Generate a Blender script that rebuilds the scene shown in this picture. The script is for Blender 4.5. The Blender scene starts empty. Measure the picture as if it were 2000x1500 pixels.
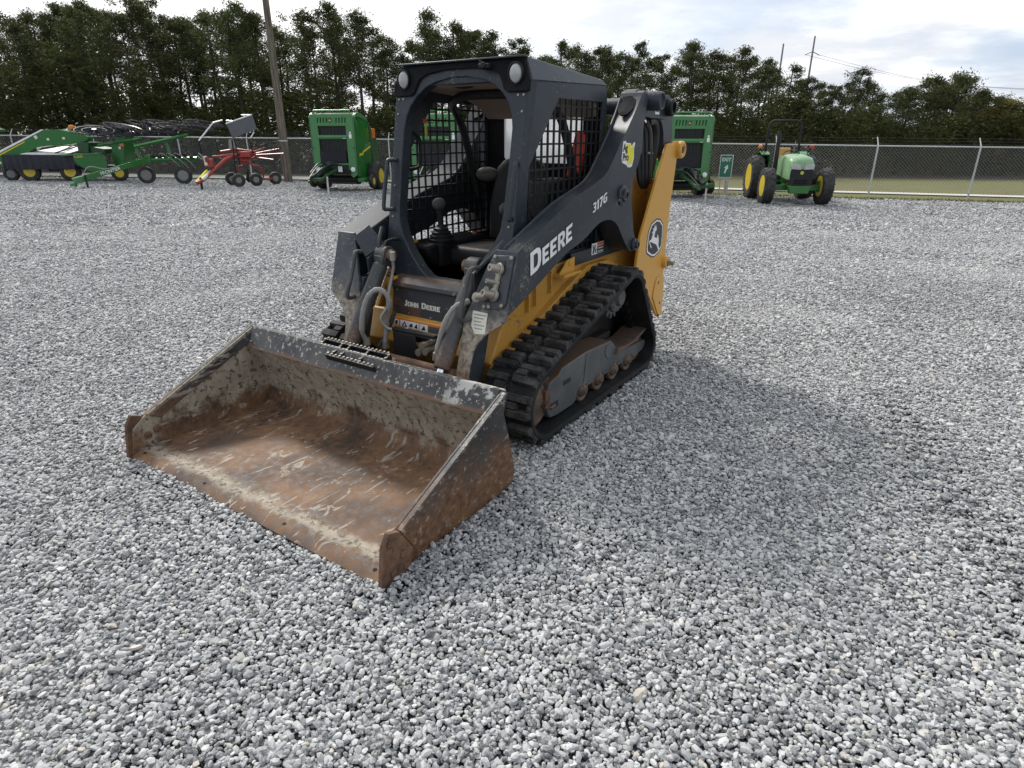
import bpy, bmesh, math, random
import numpy as np
from mathutils import Vector, Matrix
from mathutils.geometry import tessellate_polygon

S = bpy.context.scene
COL = S.collection
R = math.radians
random.seed(7)
rng = np.random.default_rng(11)

# ------------------------------------------------------------------ camera
cd = bpy.data.cameras.new('camera')
cam = bpy.data.objects.new('camera', cd)
COL.objects.link(cam)
cam.location = (0, 0, 1.59)
cam.rotation_euler = (R(90 - 21.834), 0, 0)
cd.sensor_width = 36.0
cd.lens = 36.0 * 1218 / 2000
cd.clip_start = 0.05
cd.clip_end = 3000
S.camera = cam

# ------------------------------------------------------------------ light
SUN_EL, SUN_AZ = R(42), R(-30)          # azimuth measured from +Y towards +X
sun_dir = Vector((math.sin(SUN_AZ) * math.cos(SUN_EL), math.cos(SUN_AZ) * math.cos(SUN_EL), math.sin(SUN_EL)))
sl = bpy.data.lights.new('sun', 'SUN')
sl.energy = 2.55
sl.angle = R(10)
sl.color = (1.0, 0.965, 0.91)
so = bpy.data.objects.new('sun', sl)
COL.objects.link(so)
so.rotation_euler = sun_dir.to_track_quat('Z', 'Y').to_euler()

W = bpy.data.worlds.new('World')
S.world = W
W.use_nodes = True
wn, wl = W.node_tree.nodes, W.node_tree.links
wn.clear()
w_out = wn.new('ShaderNodeOutputWorld')
w_bg = wn.new('ShaderNodeBackground')
w_bg.inputs['Strength'].default_value = 0.1
w_sky = wn.new('ShaderNodeTexSky')
w_sky.sky_type = 'NISHITA'
w_sky.sun_disc = False
w_sky.sun_elevation = SUN_EL
w_sky.sun_rotation = SUN_AZ
w_sky.dust_density = 1.5
w_tc = wn.new('ShaderNodeTexCoord')


def wmath(op, a, b=None, c=None):
    n = wn.new('ShaderNodeMath')
    n.operation = op
    for i, v in enumerate((a, b, c)):
        if v is None:
            continue
        if isinstance(v, (int, float)):
            n.inputs[i].default_value = v
        else:
            wl.new(v, n.inputs[i])
    return n.outputs[0]


def wmix(f, a, b):
    n = wn.new('ShaderNodeMix')
    n.data_type = 'RGBA'
    for s, v in ((0, f), (6, a), (7, b)):
        if hasattr(v, 'is_output'):
            wl.new(v, n.inputs[s])
        else:
            n.inputs[s].default_value = v if s == 0 else (*v, 1)
    return n.outputs[2]


def wramp(v, lo, hi):
    n = wn.new('ShaderNodeMapRange')
    n.interpolation_type = 'SMOOTHSTEP'
    wl.new(v, n.inputs[0])
    n.inputs[1].default_value, n.inputs[2].default_value = lo, hi
    return n.outputs[0]


# clouds: noise on a flat layer seen in perspective (direction / height)
w_sep = wn.new('ShaderNodeSeparateXYZ')
wl.new(w_tc.outputs['Generated'], w_sep.inputs[0])
zz = wmath('ADD', wmath('MAXIMUM', w_sep.outputs[2], 0.0), 0.16)
w_cmb = wn.new('ShaderNodeCombineXYZ')
wl.new(wmath('DIVIDE', w_sep.outputs[0], zz), w_cmb.inputs[0])
wl.new(wmath('DIVIDE', w_sep.outputs[1], zz), w_cmb.inputs[1])


def wnoise(scale, detail, off, rough=0.55):
    m = wn.new('ShaderNodeMapping')
    wl.new(w_cmb.outputs[0], m.inputs[0])
    m.inputs['Location'].default_value = off
    n = wn.new('ShaderNodeTexNoise')
    n.inputs['Scale'].default_value = scale
    n.inputs['Detail'].default_value = detail
    n.inputs['Roughness'].default_value = rough
    wl.new(m.outputs[0], n.inputs[0])
    return n.outputs[0]


cover = wramp(wnoise(0.75, 7, (3.1, 1.7, 0)), 0.36, 0.60)          # how much cloud hides the blue
thick = wramp(wnoise(1.5, 6, (7.3, 2.2, 0), 0.6), 0.38, 0.66)      # grey bellies and white tops
w_dot = wn.new('ShaderNodeVectorMath')
w_dot.operation = 'DOT_PRODUCT'
wl.new(w_tc.outputs['Generated'], w_dot.inputs[0])
w_dot.inputs[1].default_value = sun_dir
glow = wmath('POWER', wmath('MAXIMUM', w_dot.outputs['Value'], 0.0), 5.0)  # veiled sun behind the cloud
veil = wmath('MAXIMUM', cover, wramp(w_dot.outputs['Value'], 0.45, 0.80))
cloud = wmix(thick, (6.3, 6.5, 6.9), (9.6, 9.6, 9.5))
w_add = wn.new('ShaderNodeMix')
w_add.data_type = 'RGBA'
w_add.blend_type = 'ADD'
wl.new(wmath('MULTIPLY', glow, 1.0), w_add.inputs[0])
wl.new(cloud, w_add.inputs[6])
w_add.inputs[7].default_value = (7.0, 6.8, 6.3, 1)
blue = wmix(0.72, w_sky.outputs[0], (4.5, 5.4, 7.0))
sky_col = wmix(veil, blue, w_add.outputs[2])
wl.new(sky_col, w_bg.inputs['Color'])
wl.new(w_bg.outputs[0], w_out.inputs[0])

S.view_settings.view_transform = 'Standard'
S.view_settings.look = 'None'
S.view_settings.gamma = 1.0
S.view_settings.exposure = 0.42
S.view_settings.use_curve_mapping = False
S.render.filter_size = .9
S.cycles.max_bounces = 6
S.cycles.transparent_max_bounces = 16
S.cycles.use_denoising = True
S.cycles.denoising_prefilter = 'ACCURATE'


# ------------------------------------------------------------------ ground shape
def gz(x, y):
    """height of the yard: level near by, draining away towards the fence"""
    t = min(max((y - 6) / 12, 0), 1)
    t = t * t * (3 - 2 * t)
    return t * (-.49 - .009 * min(max(x, -25), 25))


# ------------------------------------------------------------------ mesh builder
def perp(d):
    d = Vector(d).normalized()
    a = Vector((0, 0, 1)) if abs(d.z) < .9 else Vector((1, 0, 0))
    u = d.cross(a).normalized()
    return u, d.cross(u).normalized()


class MB:
    def __init__(s):
        s.v, s.f = [], []

    def add(s, vs, fs):
        o = len(s.v)
        s.v += [tuple(p) for p in vs]
        s.f += [tuple(i + o for i in f) for f in fs]
        return s

    def box(s, c, d, rot=None):
        h = Vector(d) / 2
        M = Matrix.Identity(3) if rot is None else (rot if isinstance(rot, Matrix) else Matrix.Rotation(rot, 3, 'Z'))
        vs = [Vector(c) + M @ Vector((x * h.x, y * h.y, z * h.z)) for x in (-1, 1) for y in (-1, 1) for z in (-1, 1)]
        return s.add(vs, [(0, 1, 3, 2), (4, 6, 7, 5), (0, 4, 5, 1), (2, 3, 7, 6), (0, 2, 6, 4), (1, 5, 7, 3)])

    def bx(s, x0, x1, y0, y1, z0, z1):
        return s.box(((x0 + x1) / 2, (y0 + y1) / 2, (z0 + z1) / 2), (abs(x1 - x0), abs(y1 - y0), abs(z1 - z0)))

    def prism(s, poly, ax, a, b, holes=(), fn=None):
        """poly in the two axes left over by ax ('x': (y,z), 'y': (x,z), 'z': (x,y)); a, b may be functions of (p, q)"""
        loops = [list(poly)] + [list(h) for h in holes]
        A = a if callable(a) else (lambda p, q: a)
        B = b if callable(b) else (lambda p, q: b)
        mk = {'x': lambda p, q, t: (t, p, q), 'y': lambda p, q, t: (p, t, q), 'z': lambda p, q, t: (p, q, t)}[ax]
        flat = [p for l in loops for p in l]
        n = len(flat)
        vs = [mk(p[0], p[1], A(*p)) for p in flat] + [mk(p[0], p[1], B(*p)) for p in flat]
        if holes or len(poly) > 4:
            tri = tessellate_polygon([[Vector((p[0], p[1], 0)) for p in l] for l in loops])
        else:
            tri = [tuple(range(n))]
        fs = [tuple(t) for t in tri] + [tuple(i + n for i in reversed(t)) for t in tri]
        o = 0
        for l in loops:
            m = len(l)
            for i in range(m):
                j = (i + 1) % m
                fs.append((o + i, o + j, o + j + n, o + i + n))
            o += m
        return s.add(vs, fs)

    def tube(s, pts, r, n=8, cap=True):
        pts = [Vector(p) for p in pts]
        rs = r if isinstance(r, (list, tuple)) else [r] * len(pts)
        vs, fs = [], []
        u = None
        for i, p in enumerate(pts):
            d = (pts[min(i + 1, len(pts) - 1)] - pts[max(i - 1, 0)])
            d = d.normalized() if d.length > 1e-9 else Vector((0, 0, 1))
            if u is None:
                u, w = perp(d)
            else:
                u = (u - d * u.dot(d))
                u = u.normalized() if u.length > 1e-6 else perp(d)[0]
                w = d.cross(u)
            for k in range(n):
                a = 2 * math.pi * k / n
                vs.append(p + (u * math.cos(a) + w * math.sin(a)) * rs[i])
        for i in range(len(pts) - 1):
            for k in range(n):
                k2 = (k + 1) % n
                fs.append((i * n + k, i * n + k2, (i + 1) * n + k2, (i + 1) * n + k))
        if cap:
            fs.append(tuple(range(n - 1, -1, -1)))
            fs.append(tuple((len(pts) - 1) * n + k for k in range(n)))
        return s.add(vs, fs)

    def cyl(s, p0, p1, r, r2=None, n=16):
        return s.tube([p0, p1], [r, r if r2 is None else r2], n)

    def lathe(s, prof, c, d, n=24, closed=False):
        """prof: (radius, distance along d from c)"""
        d = Vector(d).normalized()
        u, w = perp(d)
        vs, fs = [], []
        for (r, t) in prof:
            for k in range(n):
                a = 2 * math.pi * k / n
                vs.append(Vector(c) + d * t + (u * math.cos(a) + w * math.sin(a)) * r)
        m = len(prof)
        for i in range(m if closed else m - 1):
            i2 = (i + 1) % m
            for k in range(n):
                k2 = (k + 1) % n
                fs.append((i * n + k, i * n + k2, i2 * n + k2, i2 * n + k))
        if not closed:
            fs.append(tuple(range(n - 1, -1, -1)))
            fs.append(tuple((m - 1) * n + k for k in range(n)))
        return s.add(vs, fs)

    def ball(s, c, r, nu=12, nv=8):
        rx, ry, rz = (r, r, r) if isinstance(r, (int, float)) else r
        c = Vector(c)
        vs = [c + Vector((0, 0, rz))]
        for i in range(1, nv):
            t = math.pi * i / nv
            for k in range(nu):
                a = 2 * math.pi * k / nu
                vs.append(c + Vector((rx * math.sin(t) * math.cos(a), ry * math.sin(t) * math.sin(a), rz * math.cos(t))))
        vs.append(c - Vector((0, 0, rz)))
        fs = [(0, 1 + k, 1 + (k + 1) % nu) for k in range(nu)]
        for i in range(nv - 2):
            for k in range(nu):
                k2 = (k + 1) % nu
                fs.append((1 + i * nu + k, 1 + (i + 1) * nu + k, 1 + (i + 1) * nu + k2, 1 + i * nu + k2))
        e = 1 + (nv - 2) * nu
        fs += [(e + k, len(vs) - 1, e + (k + 1) % nu) for k in range(nu)]
        return s.add(vs, fs)

    def mesh(s, name, smooth=35):
        me = bpy.data.meshes.new(name)
        me.from_pydata(s.v, [], s.f)
        bm = bmesh.new()
        bm.from_mesh(me)
        bmesh.ops.recalc_face_normals(bm, faces=bm.faces)
        bm.to_mesh(me)
        bm.free()
        if smooth:
            me.polygons.foreach_set('use_smooth', [True] * len(me.polygons))
            me.set_sharp_from_angle(angle=R(smooth))
        return me

    def build(s, name, mat, parent=None, bevel=0, smooth=35, kind=None, label=None, seg=2):
        o = bpy.data.objects.new(name, s.mesh(name, smooth))
        COL.objects.link(o)
        o.data.materials.append(mat)
        if parent:
            o.parent = parent
        if bevel:
            m = o.modifiers.new('bevel', 'BEVEL')
            m.width = bevel
            m.segments = seg
            m.limit_method = 'ANGLE'
            m.angle_limit = R(40)
        if kind:
            o['kind'] = kind
        if label:
            o['label'] = label
        return o


def empty(name, label, cat, loc, rz=0, group=None):
    o = bpy.data.objects.new(name, None)
    o.empty_display_size = .2
    COL.objects.link(o)
    o.location = loc
    o.rotation_euler = (0, 0, rz)
    o['label'], o['category'] = label, cat
    if group:
        o['group'] = group
    return o


def tag(o, label, cat, group=None):
    o['label'], o['category'] = label, cat
    if group:
        o['group'] = group
    return o


def copy_tree(o, parent=None):
    c = o.copy()
    COL.objects.link(c)
    if parent:
        c.parent = parent
    for ch in list(o.children):
        copy_tree(ch, c)
    return c


def arc(cx, cy, r, a0, a1, n):
    return [(cx + r * math.cos(R(a0 + (a1 - a0) * i / n)), cy + r * math.sin(R(a0 + (a1 - a0) * i / n))) for i in range(n + 1)]


def smoothpath(pts, k=4):
    """Catmull-Rom through 3-D points"""
    P = [Vector(p) for p in pts]
    P = [P[0] * 2 - P[1]] + P + [P[-1] * 2 - P[-2]]
    out = []
    for i in range(1, len(P) - 2):
        for j in range(k):
            t = j / k
            a, b, c, d = P[i - 1:i + 3]
            out.append(.5 * (2 * b + (c - a) * t + (2 * a - 5 * b + 4 * c - d) * t * t + (3 * b - a - 3 * c + d) * t ** 3))
    out.append(P[-2])
    return out


def text(name, body, size, origin, right, up, mat, parent, thick=.0015, bold=0., align='LEFT', small=1.0, shear=0, xs=1.0):
    c = bpy.data.curves.new('t', 'FONT')
    c.body = body
    c.size = size
    c.offset = bold
    c.extrude = thick
    c.align_x = align
    c.shear = shear
    c.small_caps_scale = small
    for i, ch in enumerate(body):
        if ch.islower() and small != 1:
            c.body_format[i].use_small_caps = True
    t = bpy.data.objects.new('t', c)
    COL.objects.link(t)
    dg = bpy.context.evaluated_depsgraph_get()
    me = bpy.data.meshes.new_from_object(t.evaluated_get(dg))
    bpy.data.objects.remove(t)
    r, u = Vector(right).normalized(), Vector(up)
    u = (u - r * u.dot(r)).normalized()
    M = Matrix.Identity(4)
    M.col[0][:3], M.col[1][:3], M.col[2][:3], M.col[3][:3] = r * xs, u, r.cross(u), origin
    me.transform(M)
    me.name = name
    me.materials.clear()
    me.materials.append(mat)
    o = bpy.data.objects.new(name, me)
    COL.objects.link(o)
    o.parent = parent
    return o


# block capitals as polygons on a unit-high grid: (outline, holes, width)
def _ring(x0, y0, x1, y1, c):
    return [(x0 + c, y0), (x1 - c, y0), (x1 - c * .3, y0 + c * .3), (x1, y0 + c), (x1, y1 - c), (x1 - c * .3, y1 - c * .3), (x1 - c, y1), (x0 + c, y1), (x0 + c * .3, y1 - c * .3), (x0, y1 - c), (x0, y0 + c), (x0 + c * .3, y0 + c * .3)]


GLYPH = {
    'D': ([(0, 0), (.52, 0), (.74, .10), (.84, .30), (.84, .70), (.74, .90), (.52, 1), (0, 1)], [[(.24, .19), (.46, .19), (.56, .25), (.60, .36), (.60, .64), (.56, .75), (.46, .81), (.24, .81)]], .84),
    'E': ([(0, 0), (.72, 0), (.68, .19), (.24, .19), (.24, .41), (.62, .41), (.58, .59), (.24, .59), (.24, .81), (.70, .81), (.74, 1), (0, 1)], [], .74),
    'R': ([(0, 0), (.24, 0), (.24, .36), (.34, .36), (.56, 0), (.84, 0), (.58, .40), (.74, .50), (.80, .68), (.74, .90), (.56, 1), (0, 1)], [[(.24, .54), (.46, .54), (.55, .61), (.55, .74), (.46, .81), (.24, .81)]], .82),
    'J': ([(0, .0), (.10, -.04), (.28, -.02), (.42, .10), (.46, .28), (.46, 1), (.22, 1), (.22, .30), (.16, .17), (.02, .18)], [], .46),
    'O': (_ring(0, 0, .92, 1, .30), [_ring(.24, .18, .68, .82, .16)], .92),
    'H': ([(0, 0), (.24, 0), (.24, .41), (.58, .41), (.58, 0), (.82, 0), (.82, 1), (.58, 1), (.58, .60), (.24, .60), (.24, 1), (0, 1)], [], .82),
    'N': ([(0, 0), (.23, 0), (.23, .62), (.58, 0), (.82, 0), (.82, 1), (.59, 1), (.59, .38), (.24, 1), (0, 1)], [], .82),
    '3': ([(0, .04), (.30, 0), (.56, .06), (.68, .20), (.68, .38), (.54, .51), (.66, .62), (.68, .80), (.56, .95), (.32, 1), (.03, .96), (.06, .78), (.36, .82), (.46, .74), (.42, .62), (.30, .59), (.18, .59), (.18, .43), (.34, .42), (.45, .34), (.44, .24), (.32, .18), (.02, .22)], [], .68),
    '1': ([(.12, 0), (.36, 0), (.36, 1), (.20, 1), (0, .86), (.06, .72), (.12, .75)], [], .40),
    '7': ([(.10, 0), (.36, 0), (.66, .82), (.66, 1), (0, 1), (.03, .81), (.40, .81)], [], .64),
    'G': ([(.28, 0), (.56, 0), (.80, .08), (.80, .54), (.44, .54), (.44, .37), (.57, .37), (.57, .19), (.36, .18), (.26, .28), (.24, .5), (.28, .74), (.40, .82), (.74, .79), (.77, .96), (.40, 1), (.14, .92), (.02, .70), (0, .5), (.02, .26), (.10, .08)], [], .82),
}


def _grow(poly, g, out=True):
    n, r = len(poly), []
    area = sum(poly[i][0] * poly[(i + 1) % n][1] - poly[(i + 1) % n][0] * poly[i][1] for i in range(n))
    sg = (1 if area > 0 else -1) * (1 if out else -1)
    for i in range(n):
        a, b, c = Vector(poly[i - 1]), Vector(poly[i]), Vector(poly[(i + 1) % n])
        d0, d1 = (b - a).normalized(), (c - b).normalized()
        n0, n1 = Vector((d0.y, -d0.x)) * sg, Vector((d1.y, -d1.x)) * sg
        m = n0 + n1
        k = min(1 / max(.35, m.length_squared / 2), 2.2)
        r.append(tuple(b + m * .5 * g * k * 1.0))
    return r


def word(name, body, origin, right, up, cap, small, wide, grow, mat, parent, gap=.13):
    """a word in block capitals (first letter taller) as one thin mesh lying on a surface"""
    r = Vector(right).normalized()
    u = Vector(up)
    nrm = r.cross(u).normalized()
    mb = MB()
    x = 0
    for i, ch in enumerate(body):
        out, holes, w = GLYPH[ch]
        h = cap if i == 0 else small
        sx = h * wide
        P = [(x + p[0] * sx, p[1] * h) for p in out]
        Hs = [[(x + p[0] * sx, p[1] * h) for p in q] for q in holes]
        if grow:
            P = _grow(P, grow)
            Hs = [_grow(q, min(grow, h * .06), False) for q in Hs]
        o = len(mb.v)
        mb.prism(P, 'z', 0, .0012, Hs)
        x += (w + gap) * sx
    O = Vector(origin)
    mb.v = [tuple(O + r * v[0] + u * v[1] + nrm * v[2]) for v in mb.v]
    return mb.build(name, mat, parent, smooth=0)
# ------------------------------------------------------------------ materials
class NT:
    """small wrapper around a node tree"""

    def __init__(s, name):
        s.m = bpy.data.materials.new(name)
        s.m.use_nodes = True
        s.n, s.l = s.m.node_tree.nodes, s.m.node_tree.links
        s.b = s.n['Principled BSDF']
        s.tc = s.n.new('ShaderNodeTexCoord')

    def put(s, sock, v):
        if hasattr(v, 'is_output'):
            s.l.new(v, sock)
        elif isinstance(v, (tuple, list)) and len(v) == 3 and sock.type == 'RGBA':
            sock.default_value = (*v, 1)
        else:
            sock.default_value = v

    def noise(s, scale, detail=4, rough=.55, stretch=(1, 1, 1), off=(0, 0, 0), co='Object', dist=0):
        m = s.n.new('ShaderNodeMapping')
        s.l.new(s.tc.outputs[co], m.inputs[0])
        m.inputs['Scale'].default_value = stretch
        m.inputs['Location'].default_value = off
        n = s.n.new('ShaderNodeTexNoise')
        n.inputs['Scale'].default_value = scale
        n.inputs['Detail'].default_value = detail
        n.inputs['Roughness'].default_value = rough
        n.inputs['Distortion'].default_value = dist
        s.l.new(m.outputs[0], n.inputs[0])
        return n.outputs[0]

    def voro(s, scale, co='Object', feat='F1', rnd=1.0):
        n = s.n.new('ShaderNodeTexVoronoi')
        n.feature = feat
        n.inputs['Scale'].default_value = scale
        n.inputs['Randomness'].default_value = rnd
        s.l.new(s.tc.outputs[co], n.inputs[0])
        return n

    def rng(s, v, lo, hi, a=0., b=1., smooth=True):
        n = s.n.new('ShaderNodeMapRange')
        if smooth:
            n.interpolation_type = 'SMOOTHSTEP'
        s.put(n.inputs[0], v)
        n.inputs[1].default_value, n.inputs[2].default_value = lo, hi
        n.inputs[3].default_value, n.inputs[4].default_value = a, b
        return n.outputs[0]

    def mix(s, f, a, b):
        n = s.n.new('ShaderNodeMix')
        n.data_type = 'RGBA'
        s.put(n.inputs[0], f)
        s.put(n.inputs[6], a)
        s.put(n.inputs[7], b)
        return n.outputs[2]

    def math(s, op, a, b=0.0):
        n = s.n.new('ShaderNodeMath')
        n.operation = op
        s.put(n.inputs[0], a)
        s.put(n.inputs[1], b)
        return n.outputs[0]

    def xyz(s, co='Object'):
        n = s.n.new('ShaderNodeSeparateXYZ')
        s.l.new(s.tc.outputs[co], n.inputs[0])
        return n.outputs

    def ramp(s, v, stops):
        n = s.n.new('ShaderNodeValToRGB')
        s.put(n.inputs[0], v)
        e = n.color_ramp.elements
        while len(e) < len(stops):
            e.new(0.5)
        for i, (p, c) in enumerate(stops):
            e[i].position = p
            e[i].color = (*c, 1)
        return n.outputs[0]

    def bump(s, h, strength=.3, dist=.01):
        n = s.n.new('ShaderNodeBump')
        n.inputs['Strength'].default_value = strength
        n.inputs['Distance'].default_value = dist
        s.put(n.inputs['Height'], h)
        s.l.new(n.outputs[0], s.b.inputs['Normal'])

    def set(s, col=None, rough=None, metal=None, **k):
        if col is not None:
            s.put(s.b.inputs['Base Color'], col)
        if rough is not None:
            s.put(s.b.inputs['Roughness'], rough)
        if metal is not None:
            s.put(s.b.inputs['Metallic'], metal)
        for a, v in k.items():
            s.put(s.b.inputs[a.replace('_', ' ')], v)
        return s.m


def flat(name, col, rough=.5, metal=0., **k):
    t = NT(name)
    n = t.noise(9, 4)
    c = t.mix(t.rng(n, .3, .75), tuple(c * .86 for c in col), tuple(min(1, c * 1.08) for c in col))
    return t.set(c, t.rng(n, .3, .7, rough * .85, min(1, rough * 1.15)), metal, **k)


def paint(name, col, rough, dirt, amt, scale=5, fine=60, dust=.15, chip=None, chipamt=.0, specular=.5):
    """enamel with dust, splashed dirt and chips"""
    t = NT(name)
    big, small = t.noise(scale, 6, .65), t.noise(fine, 3, .6)
    c = t.mix(t.math('MULTIPLY', t.rng(t.noise(scale * .6, 3, off=(4, 1, 2)), .35, .75), dust), col, (.30, .28, .25))
    d = t.rng(t.math('ADD', t.math('MULTIPLY', big, .65), t.math('MULTIPLY', small, .35)), .62 - amt * .25, .70 - amt * .2)
    c = t.mix(d, c, dirt)
    ln = t.noise(scale * .9, 2, .5, off=(2, 9, 4), dist=2.2)
    ln = t.rng(t.math('ABSOLUTE', t.math('SUBTRACT', ln, .5)), .0, .007, 1, 0)
    c = t.mix(t.math('MULTIPLY', t.math('MULTIPLY', ln, t.rng(small, .42, .62)), .30), c, (.34, .34, .33))
    if chip:
        k = t.rng(t.noise(fine * .45, 5, .7, off=(9, 3, 1)), .70 - chipamt, .73 - chipamt)
        c = t.mix(k, c, chip)
    t.bump(t.math('ADD', big, t.math('MULTIPLY', small, .4)), .06, .01)
    return t.set(c, t.rng(t.math('ADD', t.math('MULTIPLY', d, .6), t.math('MULTIPLY', big, .4)), .15, .8, rough, min(.95, rough + .45)), 0., Specular_IOR_Level=specular)


M = {}
NAVY = (.020, .027, .036)
MUD = (.33, .27, .20)
M['navy'] = paint('charcoal_paint', NAVY, .40, (.22, .20, .17), .12, 4, 70, .07, (.26, .25, .24), .015, specular=.36)
M['navy_dirty'] = paint('charcoal_paint_dirty', NAVY, .38, (.24, .205, .16), .42, 6, 60, .2, (.32, .30, .26), .04)
M['yellow'] = paint('ochre_machine_paint', (.60, .31, .042), .36, (.20, .12, .05), .08, 3, 50, .06, (.07, .05, .03), .01)
M['yellow_hull'] = paint('ochre_machine_paint_worn', (.48, .245, .035), .40, (.22, .13, .055), .30, 4, 50, .1, (.08, .05, .03), .03)
M['black'] = flat('black_plastic', (.011, .011, .012), .6, Specular_IOR_Level=.35)
M['matt'] = flat('matt_black', (.007, .007, .008), .8, Specular_IOR_Level=.2)
M['undercarriage'] = flat('dark_undercarriage', (.022, .019, .016), .7)  # near-black tone for the plates behind the tracks
M['rust_dull'] = paint('rusty_roller', (.085, .055, .038), .6, (.20, .10, .05), .35, 12, 70, .1)
M['cabblack'] = flat('cab_trim', (.006, .006, .007), .8, Specular_IOR_Level=.25)
M['vinyl'] = flat('seat_vinyl', (.012, .0115, .011), .55, Specular_IOR_Level=.3)
M['head'] = flat('headrest_fabric', (.055, .052, .047), .85)
M['tan'] = flat('tan_headliner', (.26, .19, .145), .85)
M['lens'] = flat('lamp_lens', (.42, .43, .42), .15)
M['white'] = flat('white_decal', (.80, .80, .79), .45)
M['cream'] = flat('cream_decal', (.72, .70, .58), .5)
M['ink'] = flat('black_decal', (.02, .02, .022), .45)
M['orange'] = flat('orange_decal', (.62, .16, .05), .5)
M['sticker_yellow'] = flat('yellow_decal', (.78, .72, .02), .5)
M['chrome'] = flat('chrome_rod', (.85, .86, .88), .08, 1.)
M['steel'] = flat('zinc_fitting', (.33, .30, .25), .45, .6)
M['red'] = flat('red_cover', (.62, .055, .025), .5)
M['lime'] = flat('lime_tag', (.45, .50, .04), .5)

t = NT('rubber_track')
n1, n2 = t.noise(7, 5, .65), t.noise(90, 3)
t.bump(n2, .25, .004)
M['rubber'] = t.set(t.mix(t.rng(t.math('ADD', t.math('MULTIPLY', n1, .7), t.math('MULTIPLY', n2, .3)), .42, .66), (.006, .006, .0065), (.022, .021, .020)), .65, Specular_IOR_Level=.3)
t = NT('rubber_tread')
n1, n2 = t.noise(9, 5, .65), t.noise(90, 3)
t.bump(n2, .3, .004)
M['tread'] = t.set(t.mix(t.rng(t.math('ADD', t.math('MULTIPLY', n1, .7), t.math('MULTIPLY', n2, .3)), .40, .62), (.012, .012, .0125), (.066, .063, .058)), .75, Specular_IOR_Level=.3)
t = NT('tyre_rubber')
n1 = t.noise(8, 4)
M['tyre'] = t.set(t.mix(t.rng(n1, .35, .75), (.013, .013, .013), (.05, .048, .045)), .7)

t = NT('rusty_steel')
n1, n2, n3 = t.noise(9, 6, .7), t.noise(45, 4, .6, off=(3, 3, 3)), t.noise(3, 4, off=(1, 5, 2))
c = t.ramp(n1, [(.28, (.030, .021, .016)), (.45, (.105, .054, .031)), (.6, (.175, .092, .050)), (.75, (.25, .175, .115))])
c = t.mix(t.rng(n2, .58, .66), c, (.06, .035, .025))
t.bump(n2, .3, .004)
M['rust'] = t.set(c, .8)

# bucket inside: rust on the floor with scraped streaks, dried mud on the back and sides
t = NT('bucket_worn_steel')
x, y, z = t.xyz()
n1 = t.noise(3.2, 7, .65, off=(2, 7, 1))
n2 = t.noise(26, 5, .65, off=(1, 1, 8))
st = t.noise(7, 5, .62, stretch=(.9, 2.6, 1.5), off=(5, 2, 0), dist=.9)
n4 = t.noise(12, 6, .7, off=(8, 8, 2))
rust = t.ramp(t.math('ADD', t.math('MULTIPLY', n1, .62), t.math('MULTIPLY', n2, .38)),
              [(.34, (.030, .022, .017)), (.44, (.072, .041, .025)), (.53, (.150, .080, .040)), (.64, (.225, .125, .064)), (.76, (.23, .165, .11))])
rust = t.mix(t.rng(t.noise(2.2, 5, .6, off=(9, 4, 0)), .50, .68, 0, .75), rust, (.060, .038, .028))
scrape = t.math('MULTIPLY', t.rng(st, .58, .64), t.rng(n2, .36, .50))
rust = t.mix(t.math('MULTIPLY', scrape, .8), rust, (.34, .30, .24))
mud = t.mix(t.rng(n4, .35, .70), (.235, .200, .150), (.37, .325, .245))
mud = t.mix(t.math('MULTIPLY', t.rng(t.noise(32, 5, .7, off=(4, 0, 6)), .54, .60), .85), mud, (.055, .038, .026))
mudz = t.math('ADD', t.math('MULTIPLY', z, 5.0), t.math('MULTIPLY', t.math('SUBTRACT', n1, .5), 1.6))
mudz = t.math('ADD', mudz, t.math('MULTIPLY', t.math('SUBTRACT', n4, .5), .9))
fm = t.rng(mudz, .50, .95)
fe = t.math('MULTIPLY', t.rng(t.math('ADD', x, t.math('MULTIPLY', n4, .16)), -.10, -.02), t.rng(t.math('ADD', x, t.math('MULTIPLY', n4, .20)), .050, .0))
fm = t.math('MAXIMUM', fm, t.math('MULTIPLY', fe, t.rng(n2, .34, .46)))
t.bump(t.math('ADD', n2, n4), .35, .006)
M['bucket'] = t.set(t.mix(fm, rust, mud), t.rng(n2, .3, .7, .6, .85))

# bucket outside and lip: black paint scratched to grey, rusty low down
t = NT('bucket_black_paint')
x, y, z = t.xyz()
n1, n2 = t.noise(5, 6, .65), t.noise(40, 5, .65)
sc = t.noise(16, 5, .7, stretch=(.35, 1, 2.2), off=(3, 0, 0))
c = t.mix(t.rng(n1, .35, .7), (.020, .021, .023), (.065, .062, .058))
c = t.mix(t.rng(sc, .57, .63), c, (.30, .285, .25))
lowz = t.rng(t.math('ADD', z, t.math('MULTIPLY', n1, .5)), .62, .40)
c = t.mix(lowz, c, t.ramp(n2, [(.3, (.06, .032, .020)), (.55, (.17, .085, .04)), (.75, (.24, .17, .10))]))
c = t.mix(t.math('MULTIPLY', t.rng(n2, .60, .66), .6), c, (.34, .31, .25))
t.bump(n2, .3, .005)
M['bucket_out'] = t.set(c, t.rng(n1, .3, .7, .42, .75))

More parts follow.
